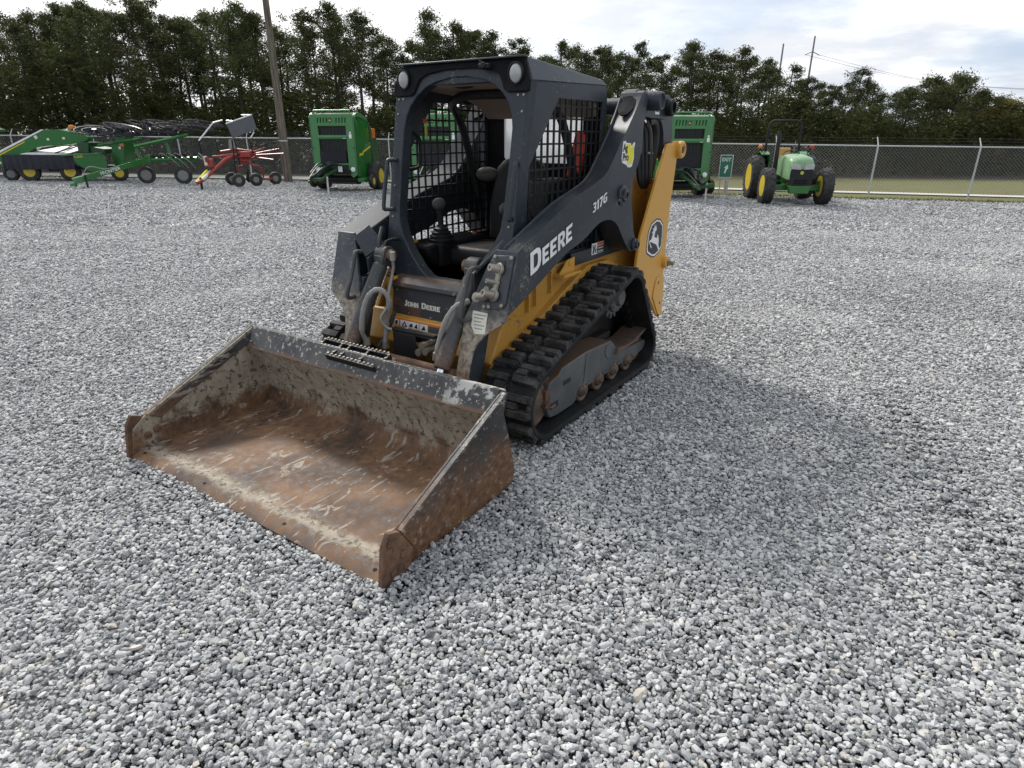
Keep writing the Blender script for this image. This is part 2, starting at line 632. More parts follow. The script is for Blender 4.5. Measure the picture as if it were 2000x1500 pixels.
t = NT('bucket_lip_paint')
x, y, z = t.xyz()
n1, n2 = t.noise(6, 6, .7), t.noise(34, 5, .7)
c = t.mix(t.rng(n1, .35, .7), (.026, .027, .029), (.075, .073, .07))
c = t.mix(t.rng(n2, .57, .61), c, (.36, .34, .29))
c = t.mix(t.math('MULTIPLY', t.rng(n1, .52, .57), t.rng(y, .45, .75)), c, (.44, .43, .39))
c = t.mix(t.rng(t.math('ADD', z, t.math('MULTIPLY', n1, .06)), .475, .455), c, (.13, .07, .04))
t.bump(n2, .2, .004)
M['lip'] = t.set(c, .45)

# arm front plate: charcoal paint above, caked mud below
t = NT('mud_splashed_plate')
x, y, z = t.xyz()
n1, n2 = t.noise(7, 6, .65), t.noise(38, 5, .65)
n3 = t.noise(16, 5, .6, off=(3, 8, 1))
c = t.mix(t.rng(n2, .62, .67), t.mix(t.rng(n1, .3, .7), NAVY, (.075, .078, .082)), (.30, .28, .24))
lo = t.rng(t.math('ADD', z, t.math('MULTIPLY', n3, .34)), .97, .80)
mudc = t.ramp(n2, [(.30, (.10, .085, .07)), (.45, (.25, .215, .17)), (.62, (.40, .345, .265)), (.8, (.46, .42, .34))])
mudc = t.mix(t.rng(t.math('ADD', z, t.math('MULTIPLY', n1, .2)), .60, .42), mudc, t.ramp(n2, [(.3, (.13, .06, .025)), (.5, (.30, .19, .10)), (.7, (.46, .34, .21))]))
mudc = t.mix(t.math('MULTIPLY', t.rng(n3, .44, .36), t.rng(z, .45, .7)), mudc, (.06, .064, .07))
t.bump(t.math('MULTIPLY', t.math('ADD', n2, n3), lo), .5, .008)
M['plate'] = t.set(t.mix(lo, c, mudc), t.rng(lo, 0, 1, .42, .9))

# cab step: charcoal with rust worn through
t = NT('worn_step_paint')
n1, n2 = t.noise(6, 6, .65, stretch=(1, .5, 1)), t.noise(30, 5)
x, y, z = t.xyz()
c = t.mix(t.rng(t.math('ADD', z, t.math('MULTIPLY', n1, .30)), .885, .925), (.036, .038, .042), t.mix(n2, (.035, .022, .018), (.115, .058, .036)))
c = t.mix(t.math('MULTIPLY', t.rng(n1, .60, .66), .9), c, (.12, .060, .038))
c = t.mix(t.rng(n2, .66, .70), c, (.30, .27, .22))
M['step'] = t.set(c, .6)

t = NT('track_frame_paint')
n1, n2 = t.noise(4, 5, .6), t.noise(22, 5, .6)
x, y, z = t.xyz()
nm = t.n.new('ShaderNodeNewGeometry')
sx = t.n.new('ShaderNodeSeparateXYZ')
t.l.new(nm.outputs['Normal'], sx.inputs[0])
c = t.mix(t.rng(n1, .35, .7), (.068, .073, .073), (.115, .120, .118))
c = t.mix(t.math('MULTIPLY', t.rng(sx.outputs[2], .5, .9), t.rng(n2, .25, .5)), c, (.15, .095, .06))   # soil settled on the flat top
M['frame'] = t.set(c, .5)

# cylinder barrel: grey paint with the oily lower end rusted
t = NT('cylinder_paint')
x, y, z = t.xyz()
n1, n2 = t.noise(7, 5), t.noise(45, 4)
c = t.mix(t.rng(n1, .35, .7), (.035, .037, .039), (.085, .083, .078))
c = t.mix(t.rng(t.math('ADD', z, t.math('MULTIPLY', n1, .18)), .70, .56), c, t.ramp(n2, [(.3, (.055, .035, .026)), (.6, (.13, .085, .055)), (.8, (.25, .20, .14))]))
c = t.mix(t.rng(n2, .66, .70), c, (.38, .36, .31))
M['barrel'] = t.set(c, .48)
M['hose'] = flat('hose_sleeve', (.27, .265, .25), .75)
M['hoseblack'] = flat('black_hose', (.02, .02, .02), .5)

# rear glass, mostly translucent white
t = NT('white_rear_glass')
tr = t.n.new('ShaderNodeBsdfTransparent')
tl = t.n.new('ShaderNodeBsdfTranslucent')
tl.inputs[0].default_value = (.95, .96, .97, 1)
mx = t.n.new('ShaderNodeMixShader')
mx2 = t.n.new('ShaderNodeMixShader')
t.set((.75, .77, .78), .12)
t.l.new(tl.outputs[0], mx.inputs[1])
t.l.new(t.b.outputs[0], mx.inputs[2])
mx.inputs[0].default_value = .12
t.put(mx2.inputs[0], t.rng(t.noise(6, 5, .6), .3, .7, .90, .98))
t.l.new(tr.outputs[0], mx2.inputs[1])
t.l.new(mx.outputs[0], mx2.inputs[2])
t.l.new(mx2.outputs[0], t.n['Material Output'].inputs[0])
M['glass'] = t.m

# background machines
M['green'] = paint('farm_green_paint', (.012, .130, .018), .24, (.10, .10, .06), .02, 3, 40, .06)
M['green_light'] = paint('farm_green_panel', (.050, .190, .060), .30, (.10, .10, .06), .02, 3, 40, .05)
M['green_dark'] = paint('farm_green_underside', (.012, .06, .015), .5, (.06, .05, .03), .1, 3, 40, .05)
M['rimyellow'] = flat('wheel_yellow', (.68, .50, .03), .4)
M['redpaint'] = paint('implement_red', (.27, .024, .018), .35, (.15, .08, .05), .05, 4, 40, .05)
M['silver'] = flat('galvanised_bar', (.62, .63, .62), .35, .5)
M['galv'] = flat('galvanised_fence', (.50, .51, .51), .5, .35)
M['wire'] = flat('fence_wire', (.40, .41, .41), .5, .3)
M['darkwire'] = flat('barbed_wire', (.06, .06, .06), .6, .3)
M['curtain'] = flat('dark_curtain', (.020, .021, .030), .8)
M['greycloth'] = flat('grey_pvc_curtain', (.075, .08, .088), .5)
M['amber'] = flat('amber_lens', (.75, .22, .02), .25)
M['greyrim'] = flat('grey_wheel', (.20, .20, .195), .5)
M['seattan'] = flat('tan_seat', (.50, .30, .09), .6)
M['sign'] = flat('sign_green', (.012, .16, .10), .4)
M['glassdark'] = flat('tinted_window', (.10, .14, .13), .08)
M['reddish'] = flat('red_lamp', (.5, .06, .03), .3)
M['brand_yellow'] = flat('yellow_stripe', (.75, .55, .02), .45)

t = NT('weathered_pole_wood')
n1 = t.noise(20, 5, .6, stretch=(1, 1, .06))
n2 = t.noise(2, 4)
t.bump(n1, .5, .01)
M['pole'] = t.set(t.mix(t.rng(n1, .35, .7), (.075, .060, .045), (.21, .175, .135)), .85)

t = NT('pine_bark')
n1 = t.noise(14, 5, .6, stretch=(1, 1, .25))
t.bump(n1, .5, .02)
M['bark'] = t.set(t.mix(t.rng(n1, .35, .7), (.028, .022, .017), (.085, .065, .05)), .9)


def leafmat(name, a, b, c):
    t = NT(name)
    oi = t.n.new('ShaderNodeObjectInfo')
    v = t.noise(.9, 3)
    f = t.n.new('ShaderNodeNewGeometry')
    col = t.mix(t.rng(v, .3, .7), a, b)
    col = t.mix(t.math('MULTIPLY', f.outputs['Random Per Island'], .55), col, c)
    hs = t.n.new('ShaderNodeHueSaturation')
    t.l.new(col, hs.inputs['Color'])
    t.put(hs.inputs['Value'], t.rng(oi.outputs['Random'], 0, 1, .75, 1.25, False))
    t.put(hs.inputs['Hue'], t.rng(oi.outputs['Random'], 0, 1, .485, .505, False))
    t.set(hs.outputs[0], .6, Specular_IOR_Level=.25)
    tl = t.n.new('ShaderNodeBsdfTranslucent')
    t.l.new(hs.outputs[0], tl.inputs[0])
    mx = t.n.new('ShaderNodeMixShader')
    mx.inputs[0].default_value = .32
    t.l.new(t.b.outputs[0], mx.inputs[1])
    t.l.new(tl.outputs[0], mx.inputs[2])
    t.l.new(mx.outputs[0], t.n['Material Output'].inputs[0])
    return t.m


M['needles'] = leafmat('pine_needles', (.026, .040, .012), (.056, .072, .020), (.095, .105, .030))
M['leaves'] = leafmat('broad_leaves', (.028, .042, .014), (.060, .075, .022), (.10, .09, .028))
M['olive'] = leafmat('olive_leaves', (.10, .095, .025), (.15, .13, .035), (.20, .15, .04))
# ------------------------------------------------------------------ ground
EDGE = [(-60, 34.2), (-20.6, 31.1), (-9.8, 30.2), (0, 27.6), (7.8, 24.95), (12.85, 23.7), (18, 22.7), (60, 15)]
PATH = [(-60, 34.6), (-22, 31.7), (-10, 30.9), (9.06, 27.3), (19.6, 24.8), (60, 17)]
xs_e, ys_e = zip(*EDGE)
xs_p, ys_p = zip(*PATH)


def edge(x):
    return float(np.interp(x, xs_e, ys_e))


def grid(name, xs, rows, mat, kind='structure', dz=0.0):
    """sheet over columns xs, rows(x) gives the y values of that column"""
    mb = MB()
    R_ = [rows(x) for x in xs]
    m = len(R_[0])
    vs = [(x, y, gz(x, y) + (dz(x, y) if callable(dz) else dz)) for x, r in zip(xs, R_) for y in r]
    fs = [(i * m + j, (i + 1) * m + j, (i + 1) * m + j + 1, i * m + j + 1) for i in range(len(xs) - 1) for j in range(m - 1)]
    mb.add(vs, fs)
    return mb.build(name, mat, None, smooth=80, kind=kind)


t = NT('crushed_stone_ground')
v1 = t.voro(38)
v2 = t.voro(38, feat='DISTANCE_TO_EDGE')
n1, n2 = t.noise(.35, 4, .6), t.noise(22, 4, .7)
sepc = t.n.new('ShaderNodeSeparateColor')
t.l.new(v1.outputs['Color'], sepc.inputs[0])
c = t.ramp(sepc.outputs[0], [(0, (.05, .051, .054)), (.35, (.09, .091, .094)), (.7, (.15, .15, .15)), (1, (.30, .30, .295))])
c = t.mix(t.rng(v2.outputs['Distance'], .0, .12, 1, 0), c, (.02, .021, .022))  # crevice shade between stones is put into the sheet's dark colour
c = t.mix(t.rng(n1, .35, .7, 0, .3), c, (.16, .16, .16))
t.bump(t.math('ADD', v2.outputs['Distance'], t.math('MULTIPLY', n2, .3)), .9, .03)
M['ground'] = t.set(c, .85)

colx = sorted(set([round(v, 2) for v in np.linspace(-60, 60, 81)]))
grid('gravel_yard', colx, lambda x: list(np.linspace(-40, 4, 8)) + list(np.linspace(5, edge(x), 30)), M['ground'], dz=-.02)

t = NT('lawn_grass')
n1, n2, n3 = t.noise(.5, 4), t.noise(6, 5, .7), t.noise(30, 3)
c = t.ramp(t.math('ADD', t.math('MULTIPLY', n1, .5), t.math('MULTIPLY', n2, .5)), [(.3, (.085, .075, .030)), (.45, (.12, .11, .036)), (.6, (.12, .135, .034)), (.75, (.165, .14, .05))])
t.bump(n3, .6, .05)
M['lawn'] = t.set(c, .9)
far = [1.5, 3, 5, 8, 12, 18, 30, 60, 140, 400, 1500]
grid('lawn', [-1500, -600, -250, -120] + colx + [120, 250, 600, 1500], lambda x: [edge(x) - .8, edge(x) - .02] + [edge(x) + f for f in far], M['lawn'], dz=-.03)

t = NT('forest_floor')
n1 = t.noise(3, 5, .6)
M['forest_floor'] = t.set(t.mix(n1, (.022, .017, .011), (.060, .044, .026)), .95)
grid('forest_floor', [-500, -200, -90] + colx + [90, 200, 500], lambda x: [float(np.interp(x, [-60, -14, 0, 8, 25, 60], [36, 35.2, 36, 37.5, 36.5, 33])) + f for f in (0, 2, 5, 10, 20, 45, 90)], M['forest_floor'], dz=.0)

t = NT('concrete_path')
n1 = t.noise(4, 5, .6)
M['concrete'] = t.set(t.mix(n1, (.42, .40, .36), (.62, .60, .55)), .85)
grid('concrete_path', colx, lambda x: [float(np.interp(x, xs_p, ys_p)) + o for o in (0, .4 + .5 * (x < -8), .9 + 1.2 * (x < -8))], M['concrete'], dz=.012)

# ------------------------------------------------------------------ loose stones: one object of stuff
t = NT('crushed_stone')
oi = t.n.new('ShaderNodeObjectInfo')
ge = t.n.new('ShaderNodeNewGeometry')
sc = t.n.new('ShaderNodeMapping')
t.l.new(ge.outputs['Position'], sc.inputs[0])
nz = t.n.new('ShaderNodeTexNoise')
nz.inputs['Scale'].default_value = .55
nz.inputs['Detail'].default_value = 3
t.l.new(sc.outputs[0], nz.inputs[0])
nf = t.n.new('ShaderNodeTexNoise')
nf.inputs['Scale'].default_value = 160
nf.inputs['Detail'].default_value = 4
t.l.new(sc.outputs[0], nf.inputs[0])
c = t.ramp(oi.outputs['Random'], [(0, (.090, .091, .093)), (.25, (.200, .202, .203)), (.52, (.33, .331, .330)), (.80, (.46, .46, .453)), (.965, (.56, .555, .543)), (.985, (.41, .365, .29)), (1, (.58, .57, .55))])
c = t.mix(t.rng(nf.outputs[0], .42, .7, 0, .55), c, (.46, .465, .47))
c = t.mix(t.rng(nz.outputs[0], .50, .72, 0, .36), c, (.56, .55, .53))
c = t.mix(t.rng(nz.outputs[0], .46, .30, 0, .22), c, (.15, .152, .154))
M['pebble'] = t.set(c, .72, Specular_IOR_Level=.5)


def stones():
    P, Sx, Ro, Pk = [], [], [], []
    for (y0, y1, sp, grow, x0k) in ((.62, 4.2, .0137, 1.0, 1.0), (4.2, 8, .0166, 1.16, 1.0), (8, 14, .0230, 1.55, 1.0), (14, 32, .046, 2.5, 1.0)):
        for layer in (0, 1):
            ny = int((y1 - y0) / sp)
            ys = y0 + np.arange(ny) * sp
            for y in ys:
                half = .86 * y * 1.04 + .75
                nx = int(2 * half / sp)
                x = -half + np.arange(nx) * sp + rng.uniform(-.5, .5, nx) * sp + (sp / 2 if layer else 0)
                yy = y + rng.uniform(-.5, .5, nx) * sp + (sp / 2 if layer else 0)
                if layer:
                    keep = rng.random(nx) < .22
                    x, yy = x[keep], yy[keep]
                tt = np.clip((yy - 6) / 12, 0, 1)
                tt = tt * tt * (3 - 2 * tt)
                undul = .007 * np.sin(x * 1.7 + yy * .9) + .006 * np.sin(x * 3.1 - yy * 2.3) + .004 * np.sin(x * 6.3 + yy * 5.1 + np.sin(yy * 2))
                # ribbed print of a track that turned off to the right
                u_, v_ = (x - 1.75) * .28 + (yy - 1.75) * .96, (x - 1.75) * .96 - (yy - 1.75) * .28
                undul += .009 * np.sin(u_ * 62) * np.exp(-((v_ - .12) / .17) ** 4) * (u_ < 2.2)
                # stones squeezed up along the loader's tracks and bucket edge
                dx_, dy_ = x + 1.2527, yy - 2.4023
                lx_, ly_ = -.5592 * dx_ - .8290 * dy_, .8290 * dx_ - .5592 * dy_
                rim_ = ((np.abs(np.abs(ly_) - .865) < .05) & (lx_ > -2.9) & (lx_ < -1.25)) | ((np.abs(lx_ - .03) < .035) & (np.abs(ly_) < .93)) | ((np.abs(np.abs(ly_) - .955) < .03) & (lx_ > -.9) & (lx_ < 0))
                undul += rim_ * rng.uniform(.004, .016, len(x))
                z = tt * (-.49 - .009 * np.clip(x, -25, 25)) + (-.007 if not layer else .003) * grow + rng.uniform(-.004, .004, len(x)) + undul
                ok = yy < np.interp(x, xs_e, ys_e) - .05
                x, yy, z = x[ok], yy[ok], z[ok]
                P.append(np.stack([x, yy, z], 1))
                a = np.exp(rng.normal(0, .27, len(x))) * .0075 * grow
                if layer:
                    a *= .95
                Sx.append(np.stack([a * rng.uniform(1.0, 1.75, len(x)), a * rng.uniform(.75, 1.1, len(x)), a * rng.uniform(.6, .95, len(x))], 1))
                Ro.append(np.stack([rng.normal(0, .38, len(x)), rng.normal(0, .38, len(x)), rng.uniform(0, 6.283, len(x))], 1))
                Pk.append(rng.integers(0, 8, len(x)))
    P, Sx, Ro, Pk = map(np.concatenate, (P, Sx, Ro, Pk))
    me = bpy.data.meshes.new('gravel')
    me.vertices.add(len(P))
    me.vertices.foreach_set('co', P.astype(np.float32).ravel())
    for nm, ty, arr in (('scl', 'FLOAT_VECTOR', Sx), ('rot', 'FLOAT_VECTOR', Ro)):
        me.attributes.new(nm, ty, 'POINT').data.foreach_set('vector', arr.astype(np.float32).ravel())
    me.attributes.new('pick', 'INT', 'POINT').data.foreach_set('value', Pk.astype(np.int32))
    o = bpy.data.objects.new('gravel', me)
    COL.objects.link(o)
    o['kind'] = 'stuff'
    g = bpy.data.node_groups.new('scatter_stones', 'GeometryNodeTree')
    g.interface.new_socket('Geometry', in_out='INPUT', socket_type='NodeSocketGeometry')
    g.interface.new_socket('Geometry', in_out='OUTPUT', socket_type='NodeSocketGeometry')
    N, L = g.nodes, g.links
    gi, go = N.new('NodeGroupInput'), N.new('NodeGroupOutput')
    join = N.new('GeometryNodeJoinGeometry')
    for k in range(8):
        ico = N.new('GeometryNodeMeshIcoSphere')
        ico.inputs['Radius'].default_value = 1
        ico.inputs['Subdivisions'].default_value = 1 if k < 4 else 2
        pos = N.new('GeometryNodeInputPosition')
        ns = N.new('ShaderNodeTexWhiteNoise')
        ns.noise_dimensions = '4D'
        ns.inputs['W'].default_value = 2.3 * k + .7
        L.new(pos.outputs[0], ns.inputs['Vector'])
        ma = N.new('ShaderNodeMath')
        ma.operation = 'MULTIPLY_ADD'
        L.new(ns.outputs['Value'], ma.inputs[0])
        ma.inputs[1].default_value = .62 if k < 4 else .46
        ma.inputs[2].default_value = -.26
        vs = N.new('ShaderNodeVectorMath')
        vs.operation = 'SCALE'
        L.new(pos.outputs[0], vs.inputs[0])
        L.new(ma.outputs[0], vs.inputs['Scale'])
        sp0 = N.new('GeometryNodeSetPosition')
        L.new(ico.outputs[0], sp0.inputs['Geometry'])
        L.new(vs.outputs[0], sp0.inputs['Offset'])
        sp_ = N.new('GeometryNodeConvexHull')
        L.new(sp0.outputs[0], sp_.inputs[0])
        sm = N.new('GeometryNodeSetMaterial')
        sm.inputs['Material'].default_value = M['pebble']
        L.new(sp_.outputs[0], sm.inputs[0])
        ti = N.new('GeometryNodeGeometryToInstance')
        L.new(sm.outputs[0], ti.inputs[0])
        L.new(ti.outputs[0], join.inputs[0])
    iop = N.new('GeometryNodeInstanceOnPoints')

    def attr(nm, ty):
        a = N.new('GeometryNodeInputNamedAttribute')
        a.data_type = ty
        a.inputs[0].default_value = nm
        return a.outputs[0]
    L.new(gi.outputs[0], iop.inputs['Points'])
    L.new(join.outputs[0], iop.inputs['Instance'])
    iop.inputs['Pick Instance'].default_value = True
    L.new(attr('pick', 'INT'), iop.inputs['Instance Index'])
    L.new(attr('rot', 'FLOAT_VECTOR'), iop.inputs['Rotation'])
    L.new(attr('scl', 'FLOAT_VECTOR'), iop.inputs['Scale'])
    L.new(iop.outputs[0], go.inputs[0])
    o.modifiers.new('scatter', 'NODES').node_group = g
    o.data.materials.append(M['pebble'])
    print('stones', len(P))


stones()


# grass tufts along the yard's edge: stuff
def edge_grass():
    mb = MB()
    for i in range(5200):
        x = random.uniform(-24, 26)
        y = edge(x) + random.gauss(.10, .22)
        h = random.uniform(.03, .10)
        a = random.uniform(0, 6.28)
        c, s_ = math.cos(a), math.sin(a)
        z = gz(x, y) - .015
        lx, ly = random.uniform(-.04, .04), random.uniform(-.04, .04)
        mb.add([(x - .02 * c, y - .02 * s_, z), (x + .02 * c, y + .02 * s_, z), (x + lx, y + ly, z + h)], [(0, 1, 2)])
    mb.build('grass', M['lawn'], None, smooth=0, kind='stuff')


edge_grass()

# ------------------------------------------------------------------ fence
FP = [(-33, 33.6), (-28.8, 33.3), (-24.66, 33.0), (-20.5, 32.8), (-16.27, 32.6), (-12.8, 32.3), (-9.3, 32.0), (-5.83, 31.6), (-2.6, 30.5), (.6, 29.4),
      (3.8, 28.3), (7.0, 27.2), (10.3, 26.0), (13.58, 24.75), (16.91, 24.05), (20.3, 23.3), (23.7, 22.5), (27, 21.7), (30.4, 20.9)]
fe = empty('chain_link_fence', 'long galvanised chain link fence with barbed wire behind the parked green machines', 'fence', (0, 0, 0))
post_me = None
FH = 1.80
for i, (x, y) in enumerate(FP):
    z = gz(x, y)
    if post_me is None:
        mb = MB()
        mb.cyl((0, 0, -.05), (0, 0, FH), .034, n=10)
        mb.tube([(0, 0, FH - .02), (.0, .0, FH + .02), (.02, .20, FH + .30)], [.034, .024, .018], 8)
        for q in (.3, .75, 1.2, 1.6):
            mb.lathe([(.040, -.012), (.044, 0), (.040, .012)], (0, 0, q), (0, 0, 1), 10)
        o = mb.build('post', M['galv'], fe)
        post_me = o
    else:
        o = post_me.copy()
        COL.objects.link(o)
        o.parent = fe
    o.location = (x, y, z)
    if i:
        x0, y0 = FP[i - 1]
        z0 = gz(x0, y0)
        A, B = Vector((x0, y0, z0)), Vector((x, y, z))
        up = Vector((0, 0, 1))
        MB().cyl(A + up * FH, B + up * FH, .026, n=8).build('top_rail', M['galv'], fe)
        Ln = (B - A).length
        d = (B - A) / Ln
        nrm = d.cross(up).normalized()
        mb = MB()
        pitch, w = .120, .0028
        k = -int(FH / pitch)
        hh = FH - .06
        while k * pitch < Ln + hh:
            for sgn in (1, -1):
                x_at = k * pitch
                t0, t1 = 0.0, hh
                if sgn > 0:
                    t0, t1 = max(t0, -x_at), min(t1, Ln - x_at)
                else:
                    t0, t1 = max(t0, x_at - Ln), min(t1, x_at)
                if t1 - t0 > .03:
                    p = [A + d * (x_at + sgn * tt) + up * (tt + .05) for tt in (t0, t1)]
                    s_ = (p[1] - p[0]).normalized().cross(nrm) * w
                    mb.add([p[0] - s_, p[0] + s_, p[0] + nrm * w, p[1] - s_, p[1] + s_, p[1] + nrm * w],
                           [(0, 1, 4, 3), (1, 2, 5, 4), (2, 0, 3, 5)])
            k += 1
        mb.build('wire_mesh', M['wire'], fe, smooth=0)
        for q in (.08, .18, .28):
            off = Vector((.02, .02 + .62 * q, FH + q))
            MB().tube([A + off, (A + B) / 2 + off - up * .015, B + off], .006, 5).build('barbed_wire', M['darkwire'], fe)

# ------------------------------------------------------------------ poles
px_, py_ = -10.03, 29.35
up_ = empty('utility_pole', 'tall weathered wooden utility pole standing at the fence left of the square green baler', 'utility pole', (px_, py_, gz(px_, py_)))
mb = MB()
mb.tube([(0, 0, -.2), (0, 0, 2), (.01, 0, 5), (0, 0, 9.5)], [.19, .175, .14, .115], 16)
mb.build('pole', M['pole'], up_)
MB().lathe([(.182, -.03), (.190, 0), (.182, .03)], (0, 0, 1.72), (0, 0, 1), 16).build('band', M['galv'], up_)


def far_pole(X, top, arms, label):
    e = empty('transmission_pole', label, 'power pole', (X, 100, -.6), R(10), 'power poles beyond the pine trees')
    MB().tube([(0, 0, 0), (0, 0, top + .6)], [.20, .11], 8).build('pole', M['farpole'], e)
    for z in arms:
        MB().tube([(-1.15, 0, z + .15), (0, 0, z + .6), (1.15, 0, z + .15)], .055, 6).build('crossarm', M['farpole'], e)


M['farpole'] = flat('distant_pole_wood', (.26, .225, .25), .8)
far_pole(38.5, 13.5, (), 'thin distant pole without a visible crossarm, left of the other')
far_pole(42.8, 14.45, (12.5, 9.0), 'thin distant pole with raised crossarms, right of the other')
for k, (dx, z) in enumerate(((-1.15, 12.1), (1.15, 12.1))):
    p0, p1 = Vector((42.8 + dx, 100 + dx * .2, z)), Vector((76 + dx, 100 + dx, 7.6))
    pts = [p0.lerp(p1, i / 10) - Vector((0, 0, 1.0 * math.sin(math.pi * i / 10))) for i in range(11)]
    o = MB().tube(pts, .02, 4).build('power_line', M['farpole'])
    tag(o, ('power line running right from the near arm of the far pole', 'power line running right from the far arm of the distant pole')[k], 'power line', 'power lines from the distant pole')
# ------------------------------------------------------------------ the track loader (x forward, y to its left, z up; origin under the bucket's edge)
LD = empty('track_loader', 'charcoal and ochre compact track loader with rusty bucket, parked in the open yard', 'track loader', (-1.2527, 2.4023, 0), R(-124.0))


def mir(poly, s):
    return [(p[0] * s, *p[1:]) for p in poly]


# ---- bucket
bw = .90
inner = [(-.112, .030), (-.70, .030), (-.79, .036), (-.845, .060), (-.872, .11), (-.866, .18), (-.840, .26), (-.803, .345), (-.757, .425)]
outer = [(-.768, .440), (-.818, .352), (-.856, .265), (-.882, .185), (-.888, .105), (-.855, .044), (-.79, .014), (-.70, .006), (-.112, .006)]
bucket = MB().prism(inner + outer, 'y', -bw, bw).build('bucket', M['bucket'], LD, smooth=30)
MB().prism([(-.006, .004), (-.112, .004), (-.112, .036), (-.035, .032), (.004, .010)], 'y', -bw - .006, bw + .006).build('cutting_edge', M['bucket'], bucket, .003)
lip = MB()
lip.prism([(-.742, .420), (-.756, .418), (-.822, .520), (-.806, .532)], 'y', -bw + .001, bw - .001)
lip.prism([(-.806, .5325), (-.822, .5205), (-.862, .505), (-.858, .519)], 'y', -bw + .001, bw - .001)
lip.build('top_lip', M['lip'], bucket, .003)
for s in (1, -1):
    y0, y1 = sorted((s * .9005, s * .9125))
    side = [(-.005, .012), (-.035, .155), (-.10, .204), (-.812, .524), (-.862, .505), (-.815, .44), (-.866, .272), (-.915, .08), (-.88, .004)]
    MB().prism(side, 'y', y0, y1).build('side_plate', M['bucket_out'] if s > 0 else M['bucket'], bucket, .003)
    y0, y1 = sorted((s * .9126, s * .940))
    MB().prism([(-.104, .206), (-.812, .526), (-.786, .438), (-.167, .098)], 'y', y0, y1).build('stiffener', M['bucket_out'], bucket, .005)
    mb = MB()
    y0, y1 = sorted((s * .913, s * .938))
    poly = [(.014, .003), (-.012, .176), (-.045, .230), (-.100, .208), (-.166, .100), (-.142, .006)]
    mb.prism(poly, 'y', y0, y1)
    mb.build('side_cutter', M['rust'], bucket, .004)
    for (a, b) in ((-.045, .185), (-.105, .105), (-.05, .05), (-.118, .045)):
        MB().lathe([(.016, 0), (.016, .005), (.010, .009)], (a, s * .938, b), (0, s, 0), 10).build('bolt', M['rust'], bucket)
    for (a, b) in ((-.15, .12), (-.10, .10)):
        MB().lathe([(.020, 0), (.020, .007), (.012, .013)], (a, s * .9, b), (0, -s, 0), 8).build('bolt', M['rust'], bucket)
    MB().prism([(-.125, .205), (-.80, .505), (-.775, .445), (-.18, .175)], 'y', *sorted((s * .8905, s * .8998))).build('rim_strip', M['bucket_out'], bucket, .003)
for y in (.30, .846, -.30, -.846):
    MB().lathe([(.0085, 0), (.0085, .0016)], (-.042, y, .0325), (.06, 0, 1), 12).build('painted_bolt_hole', M['matt'], bucket)  # black discs stand for the shade inside the holes
# serrated step plate bolted on the lip
st, teeth_ = MB(), MB()
gzz = lambda x_: .548 - (x_ + .862) * .42


def gbar(p, q, w=.012, h=.034):
    p, q = Vector(p), Vector(q)
    d = (q - p)
    L = d.length
    d.normalize()
    sd = d.cross(Vector((.39, 0, .92))).normalized()
    st.box((p + q) / 2 - Vector((0, 0, h / 2)), (L, w, h), Matrix((d, sd, d.cross(sd) * -1)).transposed())
    n = max(2, int(L / .028))
    for i in range(n):
        teeth_.box(p.lerp(q, (i + .5) / n) + Vector((0, 0, .002)), (.011, .010, .008), R(45))


for x_, (a, b) in ((-.765, (-.20, .16)), (-.812, (-.30, .18)), (-.862, (-.30, .18))):
    gbar((x_, a, gzz(x_)), (x_, b, gzz(x_)))
for yc in (-.30, -.16, -.10, .04, .18):
    a, b = (-.862, -.765) if -.25 < yc < .17 else (-.862, -.812)
    gbar((a, yc, gzz(a)), (b, yc, gzz(b)))
st.build('step_grating', M['black'], bucket)
teeth_.build('grating_teeth', M['steel'], bucket, kind='stuff')  # bright metal on the teeth stands in for sun glints
bk = MB()
bk.bx(-1.02, -.918, -.42, .42, .10, .40)
bk.bx(-.93, -.80, -.28, .16, .42, .50)
bk.build('coupler_frame', M['rust'], LD, .008)

# ---- tracks and their running gear
CIR = [(-1.400, .230, .230), (-2.450, .590, .200), (-2.760, .170, .170)]   # front idler, sprocket, rear idler (outer radius)


def track_path(inset, step=.02):
    c = [(a, b, r - inset) for a, b, r in CIR]
    segs, pts = [], []
    for i in range(3):
        (ax, az, ar), (bx_, bz, br) = c[i], c[(i + 1) % 3]
        dx, dz = bx_ - ax, bz - az
        L = math.hypot(dx, dz)
        ux, uz = dx / L, dz / L
        k = (ar - br) / L
        w = math.sqrt(1 - k * k)
        nx, nz = ux * k + uz * w, uz * k - ux * w            # outward side
        segs.append((math.atan2(nz, nx), (ax + nx * ar, az + nz * ar), (bx_ + nx * br, bz + nz * br)))
    for i in range(3):
        a0, p, q = segs[i]
        n = max(2, int(math.dist(p, q) / step))
        for j in range(n):
            t = j / n
            pts.append((p[0] + (q[0] - p[0]) * t, p[1] + (q[1] - p[1]) * t, a0))
        a1 = segs[(i + 1) % 3][0]
        d = (a1 - a0 + math.pi) % (2 * math.pi) - math.pi
        if d < -1e-6 and abs(d) > 3:
            d += 2 * math.pi
        cx, cz, r = c[(i + 1) % 3]
        n = max(3, int(abs(d) * r / step))
        for j in range(n):
            a = a0 + d * j / n
            pts.append((cx + r * math.cos(a), cz + r * math.sin(a), a))
    return pts


